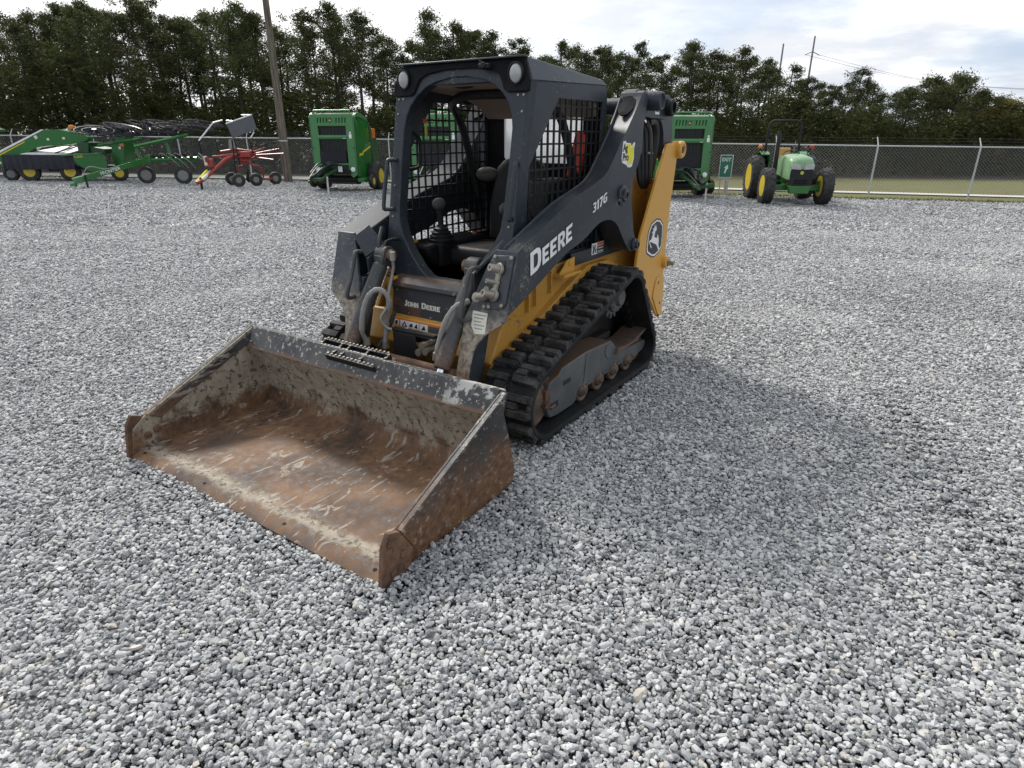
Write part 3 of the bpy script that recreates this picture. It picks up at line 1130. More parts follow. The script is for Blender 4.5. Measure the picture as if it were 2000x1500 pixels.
# the path must run with the outward normal on the outside: try the other turning sense if it does not
def hull_path(inset):
    """outline of the three wheels as their convex hull"""
    P = []
    for a, b, r in CIR:
        for k in range(180):
            t = 2 * math.pi * k / 180
            P.append((a + (r - inset) * math.cos(t), b + (r - inset) * math.sin(t)))
    P.sort()

    def half(Q):
        h = []
        for p in Q:
            while len(h) >= 2 and (h[-1][0] - h[-2][0]) * (p[1] - h[-2][1]) - (h[-1][1] - h[-2][1]) * (p[0] - h[-2][0]) <= 0:
                h.pop()
            h.append(p)
        return h
    H = half(P)[:-1] + half(P[::-1])[:-1]
    H.append(H[0])
    d = [0]
    for a, b in zip(H, H[1:]):
        d.append(d[-1] + math.dist(a, b))
    return np.array(H), np.array(d)


def sample(path, s):
    H, d = path
    L = d[-1]
    s %= L
    e = .004
    f = lambda t: np.array((np.interp(t % L, d, H[:, 0]), np.interp(t % L, d, H[:, 1])))
    p, q = f(s), f(s + e)
    tg = (f(s + .012) - f(s - .012))
    tg /= np.hypot(*tg)
    return p, tg, np.array((tg[1], -tg[0]))


po = hull_path(.028)
LT = po[1][-1]
NL = 24


def make_track(s):
    N = 220
    rows = []
    for i in range(N):
        p, tg, nn = sample(po, LT * i / N)
        rows.append((p, nn))
    mb = MB()
    vs, fs = [], []
    for p, nn in rows:
        q = p - nn * .030
        for (pt, y) in ((p, .502), (p - nn * .004, .498), (q, .50), (q, .818), (p - nn * .006, .824), (p, .818)):
            vs.append((pt[0], s * y, pt[1]))
    m = 6
    for i in range(N):
        j = (i + 1) % N
        for k in range(m):
            k2 = (k + 1) % m
            fs.append((i * m + k, i * m + k2, j * m + k2, j * m + k))
    mb.add(vs, fs)
    belt = mb.build('track', M['rubber'], LD, smooth=40)
    mb = MB()

    def block(s0, s1, ya, yb, h, taper=.0):
        a, ta, na = sample(po, s0)
        b, tb, nb = sample(po, s1)
        c0, c1 = a - na * .004, b - nb * .004
        a1, b1 = a + na * h + ta * taper, b + nb * h - tb * taper
        e = min(.006, (yb - ya) * .2)
        V = [(c0[0], s * ya, c0[1]), (c1[0], s * ya, c1[1]), (c1[0], s * yb, c1[1]), (c0[0], s * yb, c0[1]),
             (a1[0], s * (ya + e), a1[1]), (b1[0], s * (ya + e), b1[1]), (b1[0], s * (yb - e), b1[1]), (a1[0], s * (yb - e), a1[1])]
        mb.add(V, [(0, 1, 2, 3), (4, 5, 6, 7), (0, 1, 5, 4), (1, 2, 6, 5), (2, 3, 7, 6), (3, 0, 4, 7)])
    pit = LT / NL
    for i in range(NL):
        for col in (0, 1):
            b0 = (i + .5 * col) * pit
            if col == 0:      # outer column: open notch towards the outside
                block(b0 + .002, b0 + .050, .670, .820, .034, .007)
                block(b0 + .082, b0 + .128, .670, .820, .034, .007)
                block(b0 + .050, b0 + .082, .670, .745, .0335, 0)
                block(b0 + .050, b0 + .082, .796, .819, .022, 0)
            else:
                block(b0 + .002, b0 + .050, .502, .648, .034, .007)
                block(b0 + .082, b0 + .128, .502, .648, .034, .007)
                block(b0 + .050, b0 + .082, .570, .648, .0335, 0)
        block(i * pit + .03, i * pit + .09, .648, .670, .010, .004)
    mb.build('tread', M['tread'], belt, .003, smooth=30, seg=1)
    # inside lugs that the rollers run on
    mb = MB()
    for i in range(56):
        p, tg, nn = sample(po, LT * (i + .3) / 56)
        q = p - nn * .045
        ang = math.atan2(tg[1], tg[0])
        mb.box((q[0], s * .66, q[1]), (.04, .05, .04), Matrix.Rotation(-ang, 3, 'Y'))
    mb.build('drive_lugs', M['rubber'], belt)
    # frame
    y0, y1 = sorted((s * .585, s * .752))
    fr = [(-1.645, .348), (-1.60, .315), (-1.535, .306), (-1.50, .296), (-1.482, .262), (-1.490, .12), (-1.515, .082), (-1.60, .070), (-1.78, .068), (-1.83, .085)]
    for xc in (-1.905, -2.125, -2.345, -2.565):
        fr += [(xc + .075, .130), (xc + .05, .155), (xc - .05, .155), (xc - .075, .128)]
    fr += [(-2.70, .112), (-2.837, .130), (-2.882, .165), (-2.86, .198), (-2.70, .210), (-2.46, .226), (-2.40, .235), (-2.34, .30), (-2.281, .342), (-1.93, .362)]
    fo = MB().prism(fr, 'y', y0, y1).build('track_frame', M['frame'], LD, .007)
    y0, y1 = sorted((s * .7525, s * .757))
    for P in ([(-1.99, .352), (-1.93, .357), (-1.90, .10), (-1.955, .14)], [(-2.27, .325), (-2.215, .325), (-2.19, .30), (-2.20, .26), (-2.24, .232), (-2.29, .238)]):
        MB().prism(P, 'y', y0, y1).build('reinforcement', M['frame'], fo, .002)
    MB().bx(-1.74, -1.655, s * .7526, s * .7545, .235, .262).build('painted_slot', M['ink'], fo)  # slots are raised black bars, their inner shade given as colour
    MB().bx(-1.60, -1.515, s * .7526, s * .7545, .130, .168).build('painted_slot', M['ink'], fo)
    y0, y1 = sorted((s * .60, s * .775))
    MB().prism([(-2.33, .235), (-2.36, .275), (-2.47, .262), (-2.62, .262), (-2.80, .300), (-2.865, .318), (-2.87, .306), (-2.80, .285), (-2.63, .245), (-2.45, .240)], 'y', y0, y1).build('guard', M['rust_dull'], fo, .003)

    def wheel(nm, x_, z_, r, ya, yb, mat, hub=.4):
        mb = MB()
        mb.lathe([(r * hub * .6, ya - .012), (r * hub, ya), (r * .55, ya + .004), (r * .62, ya + .018), (r * .9, ya + .014), (r, ya + .004), (r, yb - .02), (r * .9, yb - .012), (r * .62, yb - .022),
                  (r * .55, yb - .006), (r * hub, yb), (r * hub * .6, yb + .014)], (x_, 0, z_), (0, s, 0), 28)
        for k in range(6):
            a = R(60 * k)
            mb.lathe([(r * .06, 0), (r * .06, .012)], (x_ + r * .46 * math.cos(a), s * (yb - .010), z_ + r * .46 * math.sin(a)), (0, s, 0), 6)
        mb.build(nm, mat, LD)
    for xc in (-1.905, -2.125, -2.345, -2.565):
        wheel('track_roller', xc, .128, .078, .60, .765, M['rust_dull'])
    wheel('idler_wheel', -1.400, .230, .172, .60, .735, M['rust_dull'], .35)
    wheel('idler_wheel', -2.760, .170, .112, .60, .735, M['rust_dull'], .35)
    mb = MB()
    teeth = []
    for k in range(14):
        for (da, rr) in ((-.5, .118), (-.2, .118), (-.12, .146), (.12, .146), (.2, .118)):
            a = 2 * math.pi * (k + da) / 14
            teeth.append((-2.45 + rr * math.cos(a), .59 + rr * math.sin(a)))
    y0, y1 = sorted((s * .64, s * .675))
    mb.prism(teeth, 'y', y0, y1)
    mb.lathe([(.10, .60), (.10, .70), (.075, .712), (.06, .712), (.05, .735), (.02, .735)], (-2.45, 0, .59), (0, s, 0), 24)
    for k in range(9):
        a = R(40 * k)
        mb.lathe([(.008, 0), (.008, .010)], (-2.45 + .085 * math.cos(a), s * .702, .59 + .085 * math.sin(a)), (0, s, 0), 6)
    mb.build('sprocket', M['frame'], LD)
    mb = MB()
    mb.tube([(-1.52, s * .72, .19), (-1.44, s * .735, .20)], .022, 8)
    mb.tube([(-1.505, s * .757, .148), (-1.56, s * .757, .150)], .010, 6)
    mb.box((-1.475, s * .742, .215), (.05, .035, .11))
    mb.build('tensioner', M['rust'], LD, .004)


for s in (1, -1):
    make_track(s)

# ---- hull
hu = MB()
hu.prism([(-1.36, .34), (-1.31, .42), (-1.40, .585), (-2.64, .585), (-2.64, .80), (-3.30, .80), (-3.30, .20), (-1.50, .20)], 'y', -.488, .488)
for s in (1, -1):
    hu.prism([(-1.355, .36), (-1.305, .42), (-1.42, .60), (-1.55, .80), (-1.75, .86), (-2.70, .84), (-3.28, .79), (-3.28, .58), (-1.50, .40)], 'y', *sorted((s * .452, s * .4895)))
hull = hu.build('hull', M['yellow_hull'], LD, .008)
for s in (1, -1):
    MB().prism([(-1.33, .36), (-2.0, .62), (-2.35, .735), (-2.62, .73), (-2.93, .60), (-3.0, .15), (-1.40, .10)], 'y', *sorted((s * .490, s * .515))).build('track_mount', M['undercarriage'], LD, .004)
    MB().bx(-2.62, -1.55, s * .515, s * .585, .14, .30).build('track_mount', M['undercarriage'], LD, .006)
    mb = MB()
    # rounded flare over the track
    mb.prism([(-1.30, .40), (-1.60, .52), (-2.0, .685), (-2.33, .800), (-2.62, .795), (-2.95, .66), (-2.95, .63), (-2.60, .755), (-2.36, .765), (-2.03, .65), (-1.62, .485), (-1.30, .36)], 'y', *sorted((s * .487, s * .535)))
    mb.build('fender', M['yellow_hull'], hull, .004)
    for (a, b) in ((-1.655, .735), (-1.735, .755), (-1.905, .80)):
        MB().bx(a - .006, a + .006, s * .488, s * .515, b - .10, b + .03).build('rib', M['yellow_hull'], hull, .002)
    mb = MB()
    mb.prism([(-1.955, .795), (-2.150, .805), (-2.150, .885), (-2.06, .875)], 'y', *sorted((s * .520, s * .532)))
    mb.bx(-2.165, -1.945, s * .488, s * .575, .786, .804)
    mb.lathe([(.018, 0), (.018, .004)], (-2.09, s * .533, .855), (0, s, 0), 10)
    mb.build('arm_rest_bracket', M['yellow'], LD, .003)
    MB().bx(-2.93, -2.155, s * .488, s * .506, .815, .897).build('side_bar', M['navy'], LD, .004)
dk = MB()
dk.bx(-2.424, -2.598, .5062, .5082, .849, .923)
dk.build('warning_decal', M['white'], LD)
MB().bx(-2.500, -2.596, .5084, .5094, .900, .921).build('warning_decal', M['orange'], LD)
MB().bx(-2.500, -2.596, .5084, .5094, .852, .897).build('warning_decal', M['ink'], LD)
mb = MB()
for z_ in (.863, .884):
    mb.bx(-2.51, -2.588, .5096, .5103, z_ - .003, z_ + .003)
mb.build('warning_text', M['white'], LD)
mb = MB()
mb.prism([(-2.432, .858), (-2.455, .855), (-2.462, .88), (-2.478, .905), (-2.468, .915), (-2.452, .893), (-2.438, .915), (-2.430, .910), (-2.443, .885)], 'y', .5084, .5094)
mb.bx(-2.472, -2.486, .5084, .5094, .86, .885)
mb.build('warning_pictogram', M['ink'], LD)

# front of the hull
fp = MB()
fp.prism([(-.38, .565), (.38, .565), (.38, .735), (-.38, .735)], 'x', -1.425, lambda p, q: -1.392 - (q - .565) * .10)
front = fp.build('front_panel', M['step'], LD, .006)
sp_ = MB()
sp_.prism([(-1.375, .738), (-1.385, .768), (-1.42, .790), (-1.50, .798), (-1.52, .74)], 'y', -.33, .33)
sp_.build('cab_step', M['step'], LD, .012)
yp = MB()
yp.prism([(-.36, .36), (.36, .36), (.36, .561), (-.36, .561)], 'x', -1.40, lambda p, q: -1.345 - (q - .36) * .10)
yp.build('lower_front_panel', M['yellow'], LD, .006)
word('lettering', 'JOHN', (-1.3975, -.213, .628), (0, 1, 0), (-.1, 0, 1), .034, .027, 1.12, .0017, M['cream'], front)
word('lettering', 'DEERE', (-1.3975, -.078, .628), (0, 1, 0), (-.1, 0, 1), .034, .027, 1.12, .0017, M['cream'], front)
for (a, b, z0, z1, m, lift) in ((-.272, .108, .500, .552, 'orange', .003), (-.268, -.235, .512, .546, 'white', .005), (-.222, -.072, .508, .546, 'white', .005), (-.066, -.004, .504, .546, 'white', .005), (.002, .082, .506, .542, 'greycloth', .005)):
    MB().prism([(a, z0), (b, z0), (b, z1), (a, z1)], 'x', -1.37, lambda p, q, lift=lift: -1.345 - (q - .36) * .10 + lift).build('safety_decal', M[m], LD)
mb = MB()
L_ = lambda p, q: -1.345 - (q - .36) * .10 + .0065
for tri in ([(-.21, .512), (-.165, .512), (-.187, .542)], [(-.150, .515), (-.12, .515), (-.125, .538), (-.14, .532)], [(-.108, .515), (-.08, .512), (-.09, .54), (-.10, .528)], [(-.055, .510), (-.02, .514), (-.03, .538)], [(-.262, .517), (-.243, .517), (-.243, .54), (-.262, .538)]):
    mb.prism(tri, 'x', -1.37, L_)
mb.build('decal_pictogram', M['ink'], LD)
mb = MB()
mb.prism([(-.196, .516), (-.178, .516), (-.187, .53)], 'x', -1.37, lambda p, q: L_(p, q) + .0015)
mb.build('decal_pictogram', M['white'], LD)
fl = MB()
fl.bx(-1.205, -1.193, -.129, .045, .325, .535)
fl.bx(-1.225, -1.193, -.135, .19, .535, .556)
fl.bx(-1.30, -1.25, -.10, .18, .47, .512)
fl.build('coupler_shield', M['black'], LD, .008)
MB().lathe([(.008, 0), (.008, .003)], (-1.193, -.05, .385), (1, 0, 0), 10).build('bolt', M['rust'], LD)
for zz_, yy_ in ((.50, .13), (.47, .15), (.455, .10)):
    mb = MB()
    mb.cyl((-1.26, yy_, zz_), (-1.17, yy_, zz_), .017, n=10)
    mb.cyl((-1.17, yy_, zz_), (-1.15, yy_, zz_), .022, n=8)
    mb.build('hydraulic_fitting', M['steel'], LD)
cb = MB()
cb.cyl((-1.10, -.40, .405), (-1.10, .40, .405), .030, n=14)
cb.bx(-1.12, -1.04, -.42, .42, .28, .385)
cb.build('cross_tube', M['rust'], LD, .006)

# ---- loader arms
ARM = [(-1.324, 1.042), (-1.60, 1.152), (-1.879, 1.258), (-2.06, 1.303), (-2.158, 1.329), (-2.235, 1.352), (-2.300, 1.388), (-2.375, 1.458), (-2.502, 1.584), (-2.633, 1.714), (-2.711, 1.804), (-2.735, 1.832),
       (-2.775, 1.846), (-2.812, 1.832), (-2.828, 1.795), (-2.810, 1.735), (-2.786, 1.651), (-2.784, 1.587), (-2.790, 1.49), (-2.735, 1.400), (-2.680, 1.335), (-2.660, 1.28), (-2.662, 1.215), (-2.690, 1.13), (-2.712, 1.075), (-2.745, .975),
       (-2.783, .915), (-2.780, .868), (-2.745, .845), (-2.702, .853), (-2.660, .878), (-2.615, .915), (-2.533, .996), (-2.490, 1.038), (-2.450, 1.066), (-2.39, 1.089), (-2.331, 1.097), (-2.281, 1.096), (-2.22, 1.089), (-2.165, 1.072),
       (-2.065, 1.028), (-1.967, .998), (-1.869, .978), (-1.811, .962), (-1.65, .897), (-1.529, .846), (-1.418, .801), (-1.326, .766), (-1.238, .735)]
xp = lambda z_: -1.324 + (1.042 - z_) * .3263      # front plate
PN = Vector((.951, 0, .310))
PLATE = [(.475, .938), (.52, 1.043), (.655, 1.043), (.652, .705), (.620, .680), (.577, .653), (.533, .616), (.497, .569), (.48, .525), (.474, .456), (.477, .24), (.40, .24), (.395, .536), (.392, .692), (.43, .80)]
arms = {}
for s in (1, -1):
    ya, yb = sorted((s * .505, s * .655))
    mb = MB().prism(ARM, 'y', ya, yb)
    # the top plate falls towards the cab and ends in a rolled bead
    nA, bead = len(ARM), []
    for i in range(0, 12):
        p, q = Vector(ARM[max(i - 1, 0)]), Vector(ARM[min(i + 1, 11)])
        tg = (q - p).normalized()
        drop = .045 * (1 if i < 9 else (11 - i) / 3)
        k = i if s > 0 else i + nA
        v = mb.v[k]
        mb.v[k] = (v[0] + tg.y * -drop, v[1], v[2] + tg.x * drop)
        bead.append((mb.v[k][0], s * .512, mb.v[k][2] + .004))
    arm = mb.build('loader_arm', M['navy'], LD, .005, smooth=25)
    MB().tube(smoothpath(bead[:-1], 2), .011, 8).build('edge_bead', M['navy'], arm)
    arms[s] = arm
    pl = MB().prism(mir(PLATE, s), 'x', lambda p, q: xp(q) - .018, lambda p, q: xp(q))
    pl.build('front_plate', M['plate'], arm, .003)
    leg = [(xp(.66) - .02, .66), (xp(.24) - .02, .24), (-1.175, .20), (-1.225, .307), (-1.285, .461), (-1.325, .60), (-1.36, .70), (-1.40, .80), (xp(.8) - .02, .80)]
    MB().prism(leg, 'y', *sorted((s * .405, s * .472))).build('arm_leg', M['navy'], arm, .006)
    # cylinder bracket: sloping cover and inner cheek
    mb = MB()
    A, B, C_, D = Vector((-1.318, s * .515, 1.020)), Vector((-1.43, s * .500, 1.078)), Vector((-1.43, s * .375, .975)), Vector((-1.292, s * .405, .915))
    n_ = (B - A).cross(D - A).normalized() * .007
    mb.add([A - n_, B - n_, C_ - n_, D - n_, A + n_, B + n_, C_ + n_, D + n_], [(0, 1, 2, 3), (4, 5, 6, 7), (0, 1, 5, 4), (1, 2, 6, 5), (2, 3, 7, 6), (3, 0, 4, 7)])
    mb.prism([(-1.29, .912), (-1.44, .975), (-1.50, .90), (-1.42, .80), (-1.30, .80)], 'y', *sorted((s * .385, s * .400)))
    mb.build('cylinder_bracket', M['navy'], arm, .002)
    # grab handle on the plate
    z1, z2 = .945, .690
    h = [(xp(z1), s * .435, z1), (xp(z1) + .05, s * .428, z1 + .006), (xp(z1) + .072, s * .42, z1 - .02), (xp(.82) + .072, s * .416, .82), (xp(z2) + .072, s * .418, z2 + .03), (xp(z2) + .05, s * .425, z2 + .004), (xp(z2), s * .435, z2)]
    MB().tube(smoothpath(h, 3), .0125, 8).build('grab_handle', M['barrel'], arm)
    # pins
    for (a, b, r) in ((-2.512, 1.231, .062), (-2.752, .890, .042)):
        mb = MB()
        mb.lathe([(r, .655), (r, .668), (r * .86, .676), (r * .62, .678), (r * .62, .690), (r * .5, .695), (r * .3, .695), (r * .28, .688), (.001, .688)], (a, 0, b), (0, s, 0), 24)
        mb.build('pivot_pin', M['navy'], arm)
    mb = MB()
    mb.lathe([(.058, .50), (.058, .700), (.052, .715), (.044, .716), (.038, .700), (.001, .698)], (-2.925, 0, 1.790), (0, s, 0), 24)
    mb.lathe([(.082, .515), (.082, .60)], (-2.80, 0, 1.775), (0, s, 0), 20)
    mb.bx(-2.93, -2.80, s * .52, s * .62, 1.72, 1.83)
    mb.build('rear_pivot', M['navy'], arm, .004)
    mb = MB()
    ctr, nn_, tt_ = Vector((-2.632, s * .58, 1.714)), Vector((.703, 0, .711)), Vector((-.711, 0, .703))
    ring = [ctr + tt_ * (.085 * math.cos(2 * math.pi * k / 20) + .06) + Vector((0, .052, 0)) * math.sin(2 * math.pi * k / 20) for k in range(20)]
    mb.add([p - nn_ * .005 for p in ring] + [p + nn_ * .0035 for p in ring], [tuple(range(19, -1, -1)), tuple(range(20, 40))] + [(k, (k + 1) % 20, 20 + (k + 1) % 20, 20 + k) for k in range(20)])
    mb.build('painted_bore', M['matt'], arm)  # dark oval plate painted in for the shaded opening; nothing is cut
    # rear link between arm and tower
    LK = [(-2.86, 1.845), (-3.30, 1.843), (-3.345, 1.822), (-3.372, 1.78), (-3.405, 1.688), (-3.432, 1.542), (-3.455, 1.46), (-3.42, 1.41), (-3.34, 1.405), (-3.268, 1.45), (-3.262, 1.538), (-3.245, 1.60), (-3.222, 1.640), (-3.19, 1.672), (-3.15, 1.688), (-3.00, 1.690), (-2.88, 1.70)]
    lk = MB().prism(LK, 'y', *sorted((s * .555, s * .612))).build('rear_link', M['navy'], LD, .006)
    mb = MB()
    mb.lathe([(.056, .612), (.056, .655), (.046, .662), (.036, .662), (.034, .62), (.001, .619)], (-3.285, 0, 1.762), (0, s, 0), 24)
    mb.build('bushing', M['black'], lk)
    if s > 0:
        MB().bx(-3.065, -3.135, .6125, .6140, 1.80, 1.835).build('decal', M['orange'], lk)
        MB().bx(-3.065, -3.135, .6125, .6140, 1.715, 1.795).build('decal', M['white'], lk)
        MB().bx(-3.07, -3.13, .6142, .615, 1.73, 1.76).build('decal', M['greycloth'], lk)
    # hoses between arm and tower
    for k in range(4):
        o_ = .012 * k
        pts = [(-2.98 - o_, s * (.50 + .022 * k), 1.67), (-3.01 - o_ * 1.5, s * (.52 + .020 * k), 1.60), (-3.02 - o_ * 1.6, s * (.53 + .020 * k), 1.45), (-3.06 - o_ * 1.5, s * (.535 + .015 * k), 1.30), (-3.12 - o_, s * .54, 1.24)]
        MB().tube(smoothpath(pts, 4), .021, 8).build('arm_hose', M['hoseblack'], LD)
    for k in range(2):
        pts = [(-3.05, s * (.575 - .03 * k), 1.665 + .012 * k), (-3.13, s * (.58 - .03 * k), 1.67 - .01 * k), (-3.19, s * (.58 - .03 * k), 1.61), (-3.205, s * (.575 - .03 * k), 1.50), (-3.20, s * (.565 - .03 * k), 1.38), (-3.18, s * .55, 1.26)]
        MB().tube(smoothpath(pts, 4), .026, 8).build('arm_hose', M['hoseblack'], LD)
    MB().tube([(-3.03, s * .595, 1.47), (-3.10, s * .60, 1.465)], .007, 6).build('hose_clip', M['steel'], LD)
    # tilt cylinder
    a, b, c_ = Vector((-1.385, s * .34, .925)), Vector((-1.060, s * .345, .435)), Vector((-.93, s * .347, .24))
    mb = MB()
    d_ = (b - a).normalized()
    mb.tube([a + d_ * .06, a + d_ * .075, b - d_ * .02, b], [.034, .046, .046, .043], 20)
    mb.cyl((a.x, s * .30, a.z), (a.x, s * .38, a.z), .052, n=20)
    mb.box(a + d_ * .04, (.075, .07, .07))
    cy = mb.build('tilt_cylinder', M['barrel'], LD, .006)
    MB().tube([b - d_ * .01, c_], .0215, 14).build('piston_rod', M['chrome'], cy)
    mb = MB()
    mb.lathe([(.034, 0), (.034, .03), (.024, .036), (.001, .036)], (a.x, s * .298, a.z), (0, -s, 0), 16)
    mb.lathe([(.012, 0), (.012, .03)], (a.x + .02, s * .29, a.z - .09), (0, -s, 0), 8)
    mb.build('pin', M['rust'], cy)
# cross tube between the arms at the back
MB().cyl((-2.80, -.505, 1.755), (-2.80, .505, 1.755), .052, n=20).build('arm_cross_tube', M['navy'], LD)

# lettering on the left arm
a18 = R(17.2)
text_dir, text_up = (-math.cos(a18), 0, math.sin(a18)), (math.sin(a18) * .0, 0, 1)


def arm_word(nm, body, x_, z_, cap, small, wide, off, grow, mat):
    return word(nm, body, (x_, .6552 + off, z_), text_dir, (math.sin(a18) * .12, 0, 1), cap, small, wide, grow, mat, arms[1])


for nm, off, grow, m in (('lettering_outline', .0006, .011, 'ink'), ('lettering', .0022, .0016, 'white')):
    arm_word(nm, 'DEERE', -1.438, .904, .117, .089, 1.09, off, grow, M[m])
for nm, off, grow, m in (('lettering_outline', .0006, .004, 'ink'), ('lettering', .0022, 0, 'white')):
    arm_word(nm, '317G', -2.118, 1.155, .056, .056, 1.16, off, grow, M[m])
# dealer's sticker
sk = MB().prism([(-2.488, 1.548), (-2.525, 1.552), (-2.535, 1.540), (-2.60, 1.538), (-2.615, 1.520), (-2.655, 1.545), (-2.668, 1.535), (-2.655, 1.50), (-2.662, 1.45), (-2.640, 1.40), (-2.61, 1.392), (-2.57, 1.398), (-2.555, 1.41), (-2.49, 1.425), (-2.478, 1.45)], 'y', .6552, .6562).build('sticker', M['white'], arms[1])
MB().prism([(-2.530, 1.535), (-2.595, 1.530), (-2.612, 1.508), (-2.648, 1.530), (-2.655, 1.525), (-2.648, 1.495), (-2.650, 1.45), (-2.630, 1.412), (-2.57, 1.415), (-2.545, 1.44)], 'y', .6562, .6572).build('sticker', M['sticker_yellow'], arms[1])
for bd, zz_ in (('Ag', 1.492), ('Pro', 1.437)):
    text('sticker_text', bd, .060, (-2.490, .6574, zz_), (-1, 0, 0), (0, 0, 1), M['ink'], arms[1], .0006, .0022)

# service couplers on the left arm's plate
U = Vector((0, 1, 0))


def onplate(y_, z_, lift=0):
    return Vector((xp(z_), y_, z_)) + PN * lift


mb = MB()
mb.prism([(.519, 1.018), (.642, 1.026), (.640, .80), (.630, .768), (.508, .752), (.500, .80), (.519, .86)], 'x', lambda p, q: xp(q) + .001, lambda p, q: xp(q) + .012)
mb.build('coupler_plate', M['navy_dirty'], arms[1], .004)
mb = MB()
mb.prism([(.53, .90), (.56, .905), (.565, .80), (.535, .79), (.50, .80), (.49, .85)], 'x', lambda p, q: xp(q) + .0125, lambda p, q: xp(q) + .016)
mb.prism([(.545, 1.0), (.60, 1.0), (.60, .965), (.545, .965)], 'x', lambda p, q: xp(q) + .0125, lambda p, q: xp(q) + .016)
mb.build('painted_recess', M['ink'], arms[1])  # flat black pieces carry the recess's shade; the plate is not sunk
for (y_, z_, r, ln) in ((.572, .950, .034, .065), (.570, .885, .020, .07), (.565, .825, .036, .075)):
    mb = MB()
    c0 = onplate(y_, z_, .012)
    mb.lathe([(r, 0), (r, .010), (r * .85, .016), (r * .7, .016), (r * .62, ln * .6), (r * .55, ln), (r * .3, ln), (r * .3, ln - .006), (.001, ln - .006)], c0, PN + Vector((0, -.35, 0)), 18)
    mb.build('hydraulic_coupler', M['steel'], arms[1])
mb = MB()
mb.tube([onplate(.545, .815, .055), onplate(.500, .805, .06), onplate(.490, .800, .06)], [.022, .022, .018], 12)
mb.lathe([(.026, 0), (.026, .012), (.016, .016)], onplate(.492, .800, .055), PN, 14)
mb.tube([onplate(.575, .93, .02), onplate(.57, .84, .02)], .014, 8)
mb.build('hydraulic_coupler', M['steel'], arms[1])
MB().lathe([(.018, 0), (.018, .01)], onplate(.515, .845, .013), PN, 12).build('coupler_cap', M['hose'], arms[1])
for (y_, z_) in ((.533, 1.008), (.632, 1.01), (.62, .78), (.545, .765), (.515, .762)):
    MB().lathe([(.010, 0), (.010, .008), (.005, .010)], onplate(y_, z_, .012), PN, 8).build('bolt', M['steel'], arms[1])
MB().prism([(.442, .735), (.537, .733), (.540, .630), (.478, .622), (.446, .66)], 'x', lambda p, q: xp(q) + .001, lambda p, q: xp(q) + .0035).build('instruction_label', M['cream'], arms[1])
mb = MB()
for i in range(5):
    z_ = .722 - .017 * i
    mb.prism([(.452 + .004 * i, z_), (.530 - .012 * (i % 3), z_), (.530 - .012 * (i % 3), z_ - .005), (.452 + .004 * i, z_ - .005)], 'x', lambda p, q: xp(q) + .0036, lambda p, q: xp(q) + .0042)
mb.build('label_print', M['hose'], arms[1])

# hoses at the tilt cylinders
for pts, r, m in (([(-1.12, -.285, .48), (-1.10, -.280, .54), (-1.11, -.262, .66), (-1.13, -.225, .745), (-1.16, -.185, .775), (-1.19, -.150, .745), (-1.21, -.150, .68), (-1.22, -.19, .61), (-1.22, -.205, .52), (-1.20, -.205, .44)], .015, 'hose'),
                  ([(-1.24, .40, .775), (-1.16, .37, .755), (-1.13, .335, .69), (-1.12, .30, .60), (-1.11, .275, .50)], .014, 'hose'),
                  ([(-1.20, -.17, .66), (-1.17, -.19, .60), (-1.19, -.16, .545), (-1.22, -.10, .54), (-1.24, -.04, .548)], .010, 'steel'),
                  ([(-1.22, .20, .52), (-1.18, .24, .44), (-1.14, .25, .40)], .010, 'hoseblack'), ([(-1.30, -.20, .62), (-1.24, -.22, .50), (-1.18, -.24, .42)], .013, 'hoseblack')):
    sp4 = smoothpath(pts, 7)
    MB().tube(sp4, [r * (1 + (random.uniform(-.14, .12) if m == 'hose' else 0)) for _ in sp4], 10).build('hydraulic_hose', M[m], LD)
mb = MB()
for p in ((-1.12, -.268, .475), (-1.205, -.205, .445), (-1.11, .272, .49)):
    mb.cyl((p[0], p[1], p[2] - .03), (p[0], p[1], p[2] + .012), .024, .018, 10)
mb.build('hose_fitting', M['steel'], LD)
mb = MB()
mb.prism([(-.350, .50), (-.325, .51), (-.292, .765), (-.255, .787), (-.255, .803), (-.320, .801), (-.320, .778)], 'x', -1.40, -1.365)
mb.build('hose_guide', M['yellow'], LD, .004)
mb = MB()
mb.cyl((-1.345, -.236, .905), (-1.345, -.236, .955), .016, n=12)
mb.build('white_cap', M['hose'], LD)
MB().tube(smoothpath([(-1.345, -.236, .905), (-1.36, -.25, .86), (-1.35, -.26, .80), (-1.30, -.25, .70), (-1.26, -.23, .60)], 4), .009, 6).build('hydraulic_hose', M['hose'], LD)
for s in (-1,):
    MB().tube(smoothpath([(-1.44, s * .40, 1.07), (-1.38, s * .37, 1.0), (-1.36, s * .36, .93), (-1.37, s * .355, .85)], 4), .014, 8).build('hydraulic_hose', M['hoseblack'], LD)
    MB().tube(smoothpath([(-1.55, s * .37, .99), (-1.45, s * .35, 1.0), (-1.38, s * .33, .98), (-1.35, s * .30, .90)], 4), .010, 8).build('hydraulic_hose', M['hoseblack'], LD)

